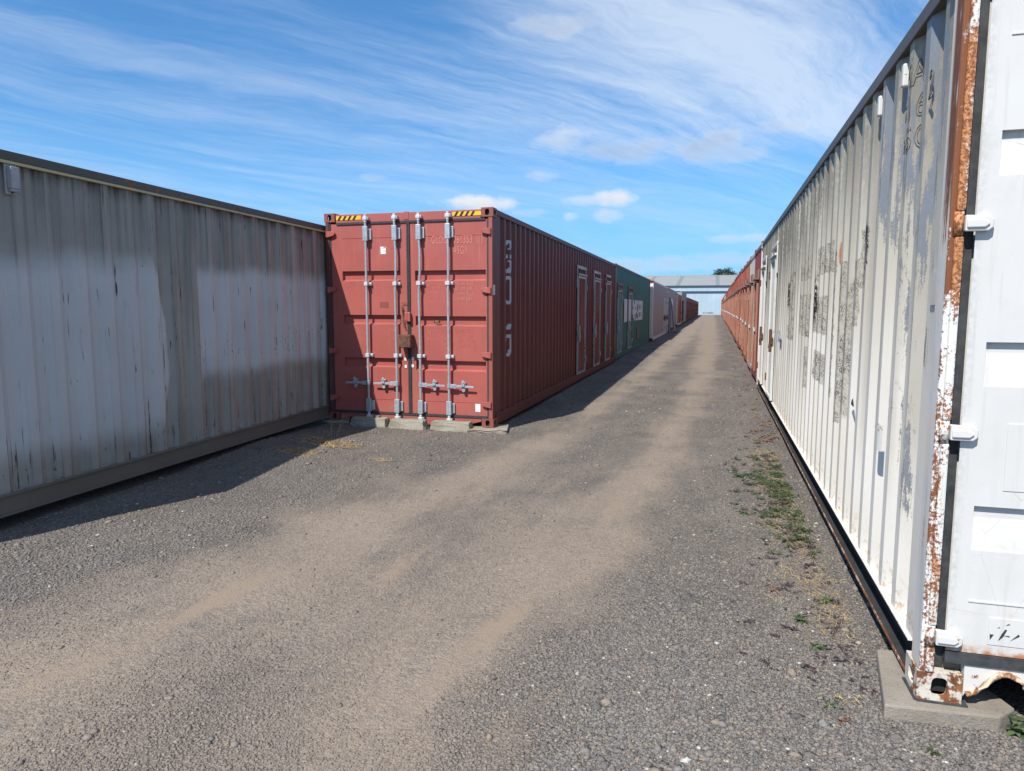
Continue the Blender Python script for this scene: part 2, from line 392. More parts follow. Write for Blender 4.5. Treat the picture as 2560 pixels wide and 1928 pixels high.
def rpost():
    P = coord(); x, y, z = sep(P)
    nf = noise(P, 26, 7, .7); nv = noise(scalev(P, 24, 24, 1.1), 1, 6, .65); n1 = noise(P, 3, 4, .6); sp = noise(P, 70, 5, .75)
    wh = mix(n1.step(.3, .7), (.66, .645, .61), (.76, .745, .715))
    wh = mix(nv.step(.45, .7)*.5, wh, (.42, .41, .375))
    u = z.step(1.5, 2.1); bl_ = noise(scalev(P, 16, 16, 5), 1, 5, .65)
    side = (nv*.8 + n1*.25 + u*.26).step(.66, .72)*box1(y, -.002, .085, .012)
    side = side.max((nv*.6+bl_*.4).step(.60, .64)*y.step(.13, .02))
    frt = (bl_*.48 + sp*.38 + n1*.14 + u*.075 + x.step(.045, .015)*.02).step(.492, .535)
    f = side.max(frt*y.step(.012, .004))
    bl = mix(nv, (.13, .045, .022), (.27, .095, .035))
    org = mix(sp.step(.44, .56), (.56, .25, .10), (.20, .07, .03))
    c = mix(f, wh, mix(y.step(-.003, -.008), bl, org))
    halo = (bl_*.6 + sp*.2 + u*.08 + n1*.2).step(.46, .60)
    c = mix(halo*f.inv()*.55, c, (.78, .60, .42))
    return c, (nf*.2+.6).clamp(), (sp*.8+f*.6, .45, .003), None
M_RPOST = material('rust_eaten_white_post', rpost)
M_RCAST = paint('white_casting_with_orange_rust', (.60, .56, .48), rust=.62, grime=.2, fade=.2, streak=.15, fadecol=(.66, .45, .28))
M_HALF = paint('white_steel_with_light_rust', (.62, .61, .58), rust=.28, grime=.1, fade=.15, streak=.1, fadecol=(.7, .55, .4))
M_RIM = paint('rusty_cream_rim', (.66, .50, .34), rust=.7, grime=.2, fade=.3, streak=.1, fadecol=(.6, .4, .25))
M_CHAN = flat('black_and_painted_shade', (.020, .020, .022), (.045, .042, .040), 18, .8)  # shade in the rail channel and holes painted as near-black; also label shards
M_RUBBER = flat('black_door_gasket', (.022, .024, .028), (.06, .063, .07), 30, .6, stretch=(3, 3, 3))
M_RUBG = flat('old_grey_gasket', (.022, .024, .026), (.07, .073, .077), 14, .7)
M_ZINC = flat('galvanised_steel', (.33, .375, .41), (.46, .51, .55), 25, .42, metal=0.35, bumpd=.001, bs=.2)
M_ZINCW = flat('bright_worn_zinc', (.48, .50, .51), (.62, .63, .63), 40, .5, metal=0.15, bumpd=.001, bs=.2)
M_LOCK = flat('brown_rusted_steel', (.07, .032, .022), (.17, .085, .060), 24, .8)
M_TRIM = paint('greying_peeled_trim', (.40, .40, .40), rust=.42, grime=.35, fade=.4, streak=.3, fadecol=(.50, .42, .32))
M_REDLEAF = paint('worn_red_leaf', (.20, .032, .024), rust=.28, grime=.35, fade=.30, streak=.4, fadecol=(.33, .27, .27))
M_GREENLEAF = paint('worn_green_leaf', (.10, .22, .19), rust=.08, grime=.2, fade=.4, streak=.2, fadecol=(.22, .30, .29))
M_RWLEAF = paint('worn_white_leaf', (.60, .59, .575), rust=.12, grime=.35, fade=.3, streak=.35, fadecol=(.5, .47, .4))
M_PINKTRIM = paint('pale_pinkish_trim', (.30, .13, .09), rust=.35, grime=.2, fade=.3, streak=.2, fadecol=(.6, .4, .3))
M_ROOF = paint('dull_roof_steel', (.16, .13, .12), rust=.4, grime=.4)
M_INSIDE = flat('unpainted_shell', (.15, .12, .1), (.2, .17, .15), 5, .8)
M_TXTDOOR = flat('faded_pink_lettering', (.50, .16, .13), (.58, .24, .20), 60, .6)
M_TXTDIM = flat('barely_visible_lettering', (.43, .105, .080), (.49, .15, .12), 60, .6)
M_TXTSIDE = flat('chalky_blue_lettering', (.36, .40, .45), (.47, .50, .55), 30, .6)
M_TXTGREEN = flat('pinkish_white_lettering', (.58, .56, .57), (.68, .66, .67), 30, .6)
M_TXTDARK = flat('dark_letter_outline', (.07, .065, .058), (.20, .18, .15), 50, .8)
M_YEL = flat('yellow_tape', (.72, .42, .02), (.80, .50, .03), 20, .5)
M_BLK = flat('black_tape', (.015, .015, .015), (.03, .03, .03), 20, .5)
M_STICK = flat('flaking_white_sticker', (.62, .62, .61), (.84, .84, .83), 60, .6)
M_ALU = flat('dull_aluminium', (.25, .30, .36), (.36, .41, .48), 20, .5, metal=.3)
def concrete(nm, a, b):
    def f():
        P = coord(); n = noise(P, 28, 7, .75); n1 = noise(P, 3, 4, .6); v = noise(P, 120, 3, .7)
        c = mix(n1.step(.3, .7), a, b); c = mix(n.step(.55, .72)*.6, c, tuple(q*.45 for q in a)); c = mix(v.step(.62, .7)*.7, c, tuple(min(1, q*1.4) for q in b))
        c = mix(v.step(.36, .3)*.7, c, tuple(q*.4 for q in a))
        return c, .9, (n+v*.6, .9, .008), None
    return material(nm, f)
M_CONC = concrete('pitted_concrete', (.21, .19, .15), (.33, .305, .245))
M_PAD = concrete('dusty_concrete_pad', (.24, .205, .165), (.32, .28, .23))

# ------------------------------------------------------------------ mesh builder
class MB:
    def __init__(s, tf=None): s.v = []; s.f = []; s.m = []; s.tf = tf; s.mi = 0
    def pt(s, p):
        if s.tf: p = s.tf(*p)
        s.v.append(tuple(p)); return len(s.v)-1
    def poly(s, pts):
        s.f.append([s.pt(p) for p in pts]); s.m.append(s.mi)
    def box(s, a0, a1, b0, b1, c0, c1):
        i = [s.pt((x, y, z)) for z in (c0, c1) for y in (b0, b1) for x in (a0, a1)]
        for q in ((0, 2, 3, 1), (4, 5, 7, 6), (0, 1, 5, 4), (1, 3, 7, 5), (3, 2, 6, 7), (2, 0, 4, 6)):
            s.f.append([i[k] for k in q]); s.m.append(s.mi)
        return s
    def prism(s, pts, axis, a, b):
        """polygon of (p,q) extruded along axis ('x': p=y,q=z ; 'y': p=x,q=z ; 'z': p=x,q=y)"""
        def P(p, q, t): return {'x': (t, p, q), 'y': (p, t, q), 'z': (p, q, t)}[axis]
        A = [s.pt(P(p, q, a)) for p, q in pts]; B = [s.pt(P(p, q, b)) for p, q in pts]
        n = len(pts)
        s.f.append(A); s.f.append(B[::-1]); s.m += [s.mi]*2
        for i in range(n):
            s.f.append([A[i], B[i], B[(i+1) % n], A[(i+1) % n]]); s.m.append(s.mi)
        return s
    def tube(s, path, r, n=10, cap=True):
        path = [Vector(p) for p in path]; rings = []
        for i, p in enumerate(path):
            d = (path[min(i+1, len(path)-1)] - path[max(i-1, 0)]).normalized()
            a = d.orthogonal().normalized() if abs(d.z) < .9 else Vector((1, 0, 0))
            if abs(d.z) >= .9: a = (a - d*a.dot(d)).normalized()
            b = d.cross(a)
            rr = r[i] if isinstance(r, (list, tuple)) else r
            rings.append([s.pt(p + a*math.cos(2*math.pi*k/n)*rr + b*math.sin(2*math.pi*k/n)*rr) for k in range(n)])
        for i in range(len(rings)-1):
            for k in range(n):
                s.f.append([rings[i][k], rings[i][(k+1) % n], rings[i+1][(k+1) % n], rings[i+1][k]]); s.m.append(s.mi)
        if cap:
            s.f.append(rings[0][::-1]); s.f.append(rings[-1]); s.m += [s.mi]*2
        return s
    def build(s, name, mats, parent=None, bevel=0, smooth=False, label=None):
        me = bpy.data.meshes.new(name); me.from_pydata(s.v, [], s.f)
        if not isinstance(mats, (list, tuple)): mats = [mats]
        for q in mats: me.materials.append(q)
        me.polygons.foreach_set('material_index', s.m)
        bm = bmesh.new(); bm.from_mesh(me)
        bmesh.ops.recalc_face_normals(bm, faces=bm.faces); bm.to_mesh(me); bm.free()
        if smooth: me.polygons.foreach_set('use_smooth', [True]*len(me.polygons))
        o = bpy.data.objects.new(name, me); col.objects.link(o)
        if parent: o.parent = parent
        if bevel:
            b = o.modifiers.new('b', 'BEVEL'); b.width = bevel; b.segments = 2; b.limit_method = 'ANGLE'; b.angle_limit = R(40)
        if label: o['label'] = label
        return o
def empty(name, loc, rz, label, cat, group=None):
    o = bpy.data.objects.new(name, None); col.objects.link(o); o.location = loc; o.rotation_euler = (0, 0, rz)
    o['label'] = label; o['category'] = cat
    if group: o['group'] = group
    return o
def tag(o, label, cat, group=None):
    o['label'] = label; o['category'] = cat
    if group: o['group'] = group
    return o
def copy_tree(o, parent=None, color=None):
    c = o.copy(); col.objects.link(c); c.parent = parent
    if color: c.color = color
    for ch in list(o.children): copy_tree(ch, c, color)
    return c

# corrugation: d = 0 on the outward flats, -depth in the recesses
PITCH, OUTF, SLP, INF_, DEP = .278, .072, .068, .070, .036
def breaks(a0, a1, dep=DEP, pitch=PITCH, start=None):
    """[(a, d)] from a0 to a1 beginning with an outward flat at start"""
    k = pitch/.278; of, sl, nf = OUTF*k, SLP*k, INF_*k
    s0 = a0 if start is None else start
    out = [(a0, 0.0)] if s0 > a0 else []
    a = s0
    while a < a1 + pitch:
        out += [(a, 0.0), (a+of, 0.0), (a+of+sl, -dep), (a+of+sl+nf, -dep)]
        a += pitch
    res = []
    for i, (p, q) in enumerate(out):
        if p <= a1: res.append((p, q))
        else:
            p0, q0 = out[i-1]
            res.append((a1, q0 + (q-q0)*(a1-p0)/(p-p0) if p > p0 else q)); break
    return res
def prof_at(br, a):
    for (p0, q0), (p1, q1) in zip(br, br[1:]):
        if p0 <= a <= p1: return q0 if p1 == p0 else q0 + (q1-q0)*(a-p0)/(p1-p0)
    return 0.0
def corr(mb, br, z0, z1, off=0.0, thick=.0):
    for (p0, q0), (p1, q1) in zip(br, br[1:]):
        if p1-p0 < 1e-5: continue
        mb.poly([(p0, q0+off, z0), (p1, q1+off, z0), (p1, q1+off, z1), (p0, q0+off, z1)])
    return mb
def corr_rect(mb, br, a0, a1, z0, z1, off):
    xs = [a0] + [p for p, q in br if a0 < p < a1] + [a1]
    for p0, p1 in zip(xs, xs[1:]):
        q0, q1 = prof_at(br, p0+1e-4), prof_at(br, p1-1e-4)
        mb.poly([(p0, q0+off, z0), (p1, q1+off, z0), (p1, q1+off, z1), (p0, q0+off, z1)])
def casting(tf_dirs, x0, y0, z0, sx, sy, sz, parent, mat, W, L, H, name='corner_casting'):
    """steel corner block with oval apertures in the outward faces listed in tf_dirs"""
    mb = MB()
    x1, y1, z1 = x0+sx, y0+sy, z0+sz
    def face(P, wu, wv, holed):
        # P(u,v,d): u 0..wu, v 0..wv, d = depth inwards
        if not holed:
            mb.poly([P(0, 0, 0), P(wu, 0, 0), P(wu, wv, 0), P(0, wv, 0)]); return
        n = 20; rw, rh = .030, .040; cu, cv = wu/2, wv/2
        if wu >= .17: rw, rh = .040, .032
        inner = []; outer = []
        for i in range(n):
            t = 2*math.pi*(i+.5)/n; c, s_ = math.cos(t), math.sin(t)
            e = 0.62
            inner.append((cu + rw*math.copysign(abs(c)**e, c), cv + rh*math.copysign(abs(s_)**e, s_)))
            k = min(wu/2/abs(c) if abs(c) > 1e-6 else 9, wv/2/abs(s_) if abs(s_) > 1e-6 else 9)
            outer.append((cu + c*k, cv + s_*k))
        corners = {(-1, -1): (0, 0), (1, -1): (wu, 0), (1, 1): (wu, wv), (-1, 1): (0, wv)}
        for i in range(n):
            j = (i+1) % n; a, b = outer[i], outer[j]
            pts = [a]
            onx = lambda q: abs(q[0]) < 1e-6 or abs(q[0]-wu) < 1e-6
            if onx(a) != onx(b): pts.append((0 if (a[0]+b[0])/2 < wu/2 else wu, 0 if (a[1]+b[1])/2 < wv/2 else wv))
            pts += [b, inner[j], inner[i]]
            mb.poly([P(u, v, 0) for u, v in pts])
            mb.poly([P(*inner[i], 0), P(*inner[j], 0), P(*inner[j], .022), P(*inner[i], .022)])
    face(lambda u, v, d: (x0+u, y0+d, z0+v), sx, sz, '-y' in tf_dirs)
    face(lambda u, v, d: (x0+u, y1-d, z0+v), sx, sz, '+y' in tf_dirs)
    face(lambda u, v, d: (x0+d, y0+u, z0+v), sy, sz, '-x' in tf_dirs)
    face(lambda u, v, d: (x1-d, y0+u, z0+v), sy, sz, '+x' in tf_dirs)
    face(lambda u, v, d: (x0+u, y0+v, z0+d), sx, sy, False)
    face(lambda u, v, d: (x0+u, y0+v, z1-d), sx, sy, False)
    mb.mi = 1
    q = .045; mb.box(x0+q, x1-q, y0+q, y1-q, z0+.02, z1-.02); mb.mi = 0
    return mb.build(name, [mat, M_CHAN], parent, bevel=0)

def shell(root, L, W, H, mat, post, cast, lane, roofmat=None, detail=2, start=.31, dep=DEP, railflat=True, near_end='none', far_end=True, castproud=.012, rail=None, toprail=None, postw=.10):
    """the steel box: castings, posts, rails, roof, corrugated walls. lane: list of walls that face the lane ('x0','x1')"""
    rail = rail or post; toprail = toprail or post
    CS = (.162, .178, .118)
    for xi in (0, 1):
        for yi in (0, 1):
            for zi in (0, 1):
                if detail < 2 and zi == 0 and yi == 1: continue
                dirs = (('-x' if xi == 0 else '+x'), ('-y' if yi == 0 else '+y'))
                e = castproud
                x0 = -e if xi == 0 else W-CS[0]+e; y0 = -e if yi == 0 else L-CS[1]+e; z0 = -.0 if zi == 0 else H-CS[2]
                casting(dirs if detail else (), x0, y0, z0, *CS, root, cast, W, L, H)
            pw = postw if yi == 0 else .10; px0 = .0 if xi == 0 else W-pw; py0 = 0.0 if yi == 0 else L-.12
            MB().box(px0, px0+pw, py0, py0+.12, CS[2], H-CS[2]).build('corner_post', post, root, bevel=.006)
    # roof: shallow corrugated sheet just under the casting tops
    br = breaks(.12, L-.12, .02, .36)
    mb = MB(lambda a, d, z: (z, a, H-.012+d)); corr(mb, br, .06, W-.06)
    mb.build('roof', roofmat or M_ROOF, root)
    MB().box(.05, W-.05, .05, L-.05, .12, .15).build('floor_deck', M_INSIDE, root)
    MB().box(.162, W-.162, L-.08, L-.0, H-.118, H-.02).build('end_rail', toprail, root, bevel=.004)
    MB().box(.162, W-.162, L-.08, L-.0, .02, .15).build('end_sill', rail, root, bevel=.004)
    brw = None
    for xi, side in ((0, 'x0'), (1, 'x1')):
        tf = (lambda a, d, z: (-d, a, z)) if xi == 0 else (lambda a, d, z: (W+d, a, z))
        MB(tf).box(.178, L-.178, -.05, 0.0, H-.075, H-.004).build('top_rail', toprail, root, bevel=.004)
        if side in lane and not railflat:
            b = MB(tf); b.box(.166, L-.166, -.06, .004, .165, .172); b.mi = 0
            b.build('rail_ledge', mat, root)
            b = MB(tf); b.box(.166, L-.166, -.062, -.055, .03, .165); b.build('bottom_rail', M_CHAN, root)  # web drawn black: shade under the ledge put into its colour
            b = MB(tf); b.box(.166, L-.166, -.055, .002, .020, .030); b.mi = 1; b.box(.166, L-.166, .002, .006, .018, .031); b.build('rail_flange', [M_CHAN, M_RIM], root)  # flange floor black too, channel shade put into its colour
            zb = .172
        else:
            MB(tf).box(.166, L-.166, -.05, 0.002, .012, .160).build('bottom_rail', rail, root, bevel=.004)
            zb = .160
        br = breaks(.10, L-.12, dep if side in lane or detail > 1 else .03, start=start)
        mb = MB(tf); corr(mb, br, zb, H-.072, off=-.012)
        mb.build('side_panel', mat, root)
        if side in lane: brw = (tf, br)
    if far_end:
        tf = lambda a, d, z: (a, L+d, z)
        corr(MB(tf), breaks(.09, W-.09, .036, .25), .13, H-.1, off=-.02).build('end_panel', mat, root)
    return brw
def pdoor(root, tf, br, a0, a1, z0, z1, leafm, trimm, handm, header=True, off=-.012, hinge_far=True, yellow=None, headm=None):
    """a narrow personnel door cut into a corrugated wall"""
    d = corr(MB(tf), breaks(a0+.03, a1-.03, .026, .20), z0+.03, z1-.03, off=off+.016).build('door', leafm, root)
    f = MB(tf); o = off+.006
    f.box(a0, a0+.045, o, o+.034, z0, z1); f.box(a1-.045, a1, o, o+.034, z0, z1)
    f.box(a0+.045, a1-.045, o, o+.030, z1-.05, z1); f.box(a0+.045, a1-.045, o, o+.030, z0, z0+.04)
    f.build('door_frame', trimm, d)
    if header:
        h = MB(tf); h.box(a0-.05, a1+.05, o, o+.05, z1+.012, z1+.05); h.box(a0-.07, a0-.03, o-.002, o+.022, z1-.25, z1+.20); h.box(a1+.02, a1+.05, o-.002, o+.022, z1-.10, z1+.20)
        h.box(a0-.07, a1+.05, o-.002, o+.026, z1+.15, z1+.22)
        h.build('door_header', headm or trimm, d, bevel=.01)
    ha = a0 if hinge_far else a1
    hm = MB(tf); zc = z0 + (z1-z0)*.42
    hm.tube([(ha+.03, o+.055, zc-.17), (ha+.03, o+.055, zc+.17)], .022, 8); hm.box(ha-.03, ha+.12, o+.02, o+.05, zc-.05, zc+.05); hm.tube([(ha+.10, o+.06, zc-.03), (ha+.02, o+.075, zc-.10)], .012, 6)
    hm.build('door_handle', handm, d)
    hb = a1 if hinge_far else a0
    for zz in (z0+.22, z1-.30):
        MB(tf).box(hb-.03, hb+.035, o+.03, o+.052, zz, zz+.12).build('hinge', handm, d)
    return d
def make_text(s, size, tf, z, a, mat, name, parent, align='LEFT', sx=.62, outline=0.0, br=None, off=0.0, thin=.0012, space=1.0):
    cu = bpy.data.curves.new(name, 'FONT'); cu.body = s; cu.size = size; cu.align_x = align; cu.space_character = space; cu.resolution_u = 4
    if outline: cu.fill_mode = 'NONE'; cu.bevel_depth = outline; cu.bevel_resolution = 0
    else: cu.extrude = thin
    t = bpy.data.objects.new('tmp', cu); col.objects.link(t)
    me = bpy.data.meshes.new_from_object(t); col.objects.unlink(t); bpy.data.objects.remove(t)
    bm = bmesh.new(); bm.from_mesh(me)
    for v in bm.verts: v.co.x = v.co.x*sx + a; v.co.y += z
    if br:
        for p, q in br:
            bmesh.ops.bisect_plane(bm, geom=bm.verts[:]+bm.edges[:]+bm.faces[:], plane_co=(p, 0, 0), plane_no=(1, 0, 0))
    for v in bm.verts:
        aa, zz, dd = v.co.x, v.co.y, v.co.z
        v.co = Vector(tf(aa, dd + off + (prof_at(br, aa) if br else 0), zz))
    bm.to_mesh(me); bm.free(); me.materials.clear(); me.materials.append(mat)
    o = bpy.data.objects.new(name, me); col.objects.link(o); o.parent = parent
    return o

# ------------------------------------------------------------------ ground
def gh(x, y):
    """ground height"""
    def s(a, b, t): t = np.clip((t-a)/(b-a), 0, 1); return t*t*(3-2*t)
    h = .085*np.exp(-((x+4.75)/.75)**2-((y-7.1)/.95)**2) + .10*s(13, 30, y) + .08*s(30, 60, y) + .10*s(60, 150, y)
    return h
RS3 = np.random.RandomState(3); WAVES = [(RS3.uniform(0, math.tau), RS3.uniform(1.2, 9), RS3.uniform(0, 6)) for _ in range(26)]
def und_f(Xg, Yg):
    u = np.zeros_like(Xg, dtype=float)
    for a, f, p in WAVES: u += np.sin((Xg*math.cos(a)+Yg*math.sin(a))*f+p)*.006/f**.8
    u += dust_mask(Xg, Yg)*-.006
    u *= np.clip((Yg-1.3)/1.5, 0, 1)*np.clip((40-Yg)/20, 0, 1)
    return np.where((Xg > -8) & (Xg < 3), u, 0)
def dust_mask(x, y, sand=False):
    Y = np.array([-20, 1.0, 2.2, 3.7, 5.3, 7.8, 11.5, 16, 27, 60, 200]); T1 = np.array([-3.6, -2.9, -2.68, -2.6, -2.34, -1.98, -1.8, -1.62, -1.46, -1.45, -1.4])
    Y2 = np.array([-20, 1.0, 2.45, 3.4, 4.6, 7.2, 10.9, 22.8, 49, 200]); T2 = np.array([-2.0, -1.3, -1.15, -1.03, -.84, -.6, -.36, -.07, -.15, -.3])
    x1 = np.interp(y, Y, T1); x2 = np.interp(y, Y2, T2)
    n = np.clip((10-y)/6., 0, 1)
    wob = .16*np.sin(y*1.9+.5)+.10*np.sin(y*4.3+x*1.1)+.05*np.sin(y*9.1)
    lx = np.interp(y, [1, 2.9, 4, 5.3, 7, 9, 12], [-4.6, -3.75, -3.45, -3.05, -2.65, -2.4, -2.2])+wob
    rx = np.interp(y, [1, 2.5, 3.4, 4.6, 7.2, 11], [-.75, -.88, -.78, -.45, -.2, 0.0])+wob*.7
    def ss(t): t = np.clip(t, 0, 1); return t*t*(3-2*t)
    broad = ss((x-lx)/.45+.5)*ss((rx-x)/.38+.5)*(.68+.16*np.sin(x*3.1+y*.8)*np.sin(y*1.3-x))*n
    w1 = .38 + .10*n + np.clip(y-9, 0, 60)*.006; w2 = .36 + .05*n + np.clip(y-9, 0, 60)*.006
    m1 = np.exp(-((x-x1)/w1)**2)*.66; m2 = np.exp(-((x-x2)/w2)**2)*(.76-.25*np.clip((4.5-y)/2, 0, 1))
    far = np.clip((y-14)/30, 0, 1)*np.exp(-((x+.75)/1.25)**2)*.40
    mid = 0
    p = np.zeros_like(x)
    for (cx, cy, sx, sy, k, tilt) in [(-2.64, 3.25, .10, .62, .95, .10), (-1.0, 3.35, .09, .50, .95, .18), (-1.14, 2.72, .12, .30, .6, .25), (-1.85, 3.9, .10, .6, .6, .10), (-2.75, 2.30, .2, .6, .55, .2), (-3.3, 2.0, .5, .4, .6, 0), (-.75, 2.3, .2, .5, .4, .1), (-2.0, 5.6, .12, .9, .5, .12), (-.75, 5.6, .12, .9, .55, .12)]:
        xx = x-cx-(y-cy)*tilt; p = np.maximum(p, k*1.25*np.exp(-(xx/sx)**2-((y-cy)/sy)**2))
    if sand: return np.clip(p, 0, 1)
    return np.maximum(np.clip(np.maximum(np.maximum(m1, m2), broad)+far+.35*np.minimum(np.maximum(m1, m2), broad), 0, .9), p)
def ground():
    def axis(segs):
        out = []
        for a, b, st in segs: out += list(np.arange(a, b, st))
        return np.array(out + [segs[-1][1]])
    gx = axis([(-600, -60, 60), (-60, -10, 5), (-10, -5.6, .4), (-5.6, 1.8, .07), (1.8, 10, .5), (10, 60, 5), (60, 600, 60)])
    gy = axis([(-300, -20, 35), (-20, 1.2, 1.0), (1.2, 14, .07), (14, 40, .3), (40, 200, 3), (200, 900, 70)])
    Xg, Yg = np.meshgrid(gx, gy)
    h = gh(Xg, Yg)
    rs = np.random.RandomState(3)
    fine = (Xg > -5.5) & (Xg < 1.7) & (Yg > 1.3) & (Yg < 14)
    h = h + und_f(Xg, Yg)
    nx, ny = len(gx), len(gy)
    V = np.stack([Xg.ravel(), Yg.ravel(), h.ravel()], 1)
    I = np.arange(nx*ny).reshape(ny, nx)
    F = np.stack([I[:-1, :-1].ravel(), I[:-1, 1:].ravel(), I[1:, 1:].ravel(), I[1:, :-1].ravel()], 1)
    me = bpy.data.meshes.new('ground'); me.from_pydata(V.tolist(), [], F.tolist())
    at = me.attributes.new('dust', 'FLOAT', 'POINT'); at.data.foreach_set('value', dust_mask(Xg, Yg).ravel().astype(np.float32))
    at = me.attributes.new('sand', 'FLOAT', 'POINT'); at.data.foreach_set('value', dust_mask(Xg, Yg, True).ravel().astype(np.float32))
    me.polygons.foreach_set('use_smooth', [True]*len(me.polygons))
    def f():
        P = coord(); x, y, z = sep(P); sa = X(attr('sand').outputs['Fac'])
        du = X(attr('dust').outputs['Fac'])
        wn = noise(P, 1.4, 6, .62); wf = noise(scalev(P, 5, 2.0, 1), 1.0, 6, .65); wff = noise(P, 16, 6, .7)
        track = noise(scalev(P, 9, .7, 1), 1.0, 4, .6)
        wl = noise(scalev(P, 1.6, .55, 1, 3, 3, 0), 1.0, 7, .65)
        d = (du*.94 + (wn-.5)*.75 + (wl-.5)*1.05 + (wf-.5)*.55 + (track-.5)*.35 + (wff-.5)*.55 + (noise(P, 55, 3, .6)-.5)*.45+.04).step(.10, .92)
        pv = X.nt.nodes.new('ShaderNodeTexVoronoi'); X.nt.links.new(P, pv.inputs['Vector']); pv.inputs['Scale'].default_value = 52
        cr, cg, cb = sep(pv.outputs['Color']); vd = X(pv.outputs['Distance'])
        pv2 = X.nt.nodes.new('ShaderNodeTexVoronoi'); X.nt.links.new(P, pv2.inputs['Vector']); pv2.inputs['Scale'].default_value = 120
        c2r, c2g, c2b = sep(pv2.outputs['Color']); vd2 = X(pv2.outputs['Distance'])
        stone = mix(cr, (.068, .064, .061), (.228, .211, .196))
        stone = mix(cg.step(.72, .95)*.6, stone, (.21, .165, .12))
        stone = mix(cb.step(.985, .99), stone, (.48, .46, .42))
        s2 = mix(c2r, (.068, .062, .057), (.250, .224, .199)); s2 = mix(c2g.step(.75, 1)*.7, s2, (.24, .19, .14)); s2 = mix(c2b.step(.988, .99), s2, (.5, .48, .43))
        grv = mix(cb.step(.35, .55)*.6, stone, s2)
        grv = mix(vd.step(.52, .78)*.4, grv, (.07, .06, .052))
        dirt = mix(wff, (.225, .176, .134), (.350, .272, .205))
        dirt = mix(c2r.step(.55, .9)*.55, dirt, (.36, .31, .255)); dirt = mix(c2g.step(.66, .9)*.65, dirt, (.115, .095, .08)); dirt = mix(cr.step(.82, .9)*.5, dirt, (.13, .125, .125)); dirt = mix(wf.step(.35, .7)*.25, dirt, (.17, .14, .115))
        c = mix(d*.82+.07, grv, dirt)
        c = mix(wl.step(.62, .40)*d.inv()*.45, c, (.055, .054, .058))
        c = mix(wn.step(.30, .62)*.24+.05, c, (.26, .205, .155))
        c = mix(d.inv()*wf.step(.55, .7)*.2, c, (.05, .05, .055))
        sm = (sa*1.0 + (wff-.5)*1.1 + (wf-.5)*1.1 + (track-.5)*.6).step(.25, .95)
        c = mix(sm*.72, c, mix(wff, (.235, .175, .125), (.32, .243, .175)))
        bh = vd*-1.0*(1.0-sm*.75)*(1.0 - d*.7) + vd2*-.35*(1.0-d*.3) + wff*.4
        return c, .93, (bh, 1.0, .016), None
    me.materials.append(material('dusty_gravel', f))
    o = bpy.data.objects.new('ground', me); col.objects.link(o); o['kind'] = 'structure'
    return o
ground()

def height_at(x, y):
    x = np.array([x]); y = np.array([y])
    return float((gh(x, y)+und_f(x, y))[0])
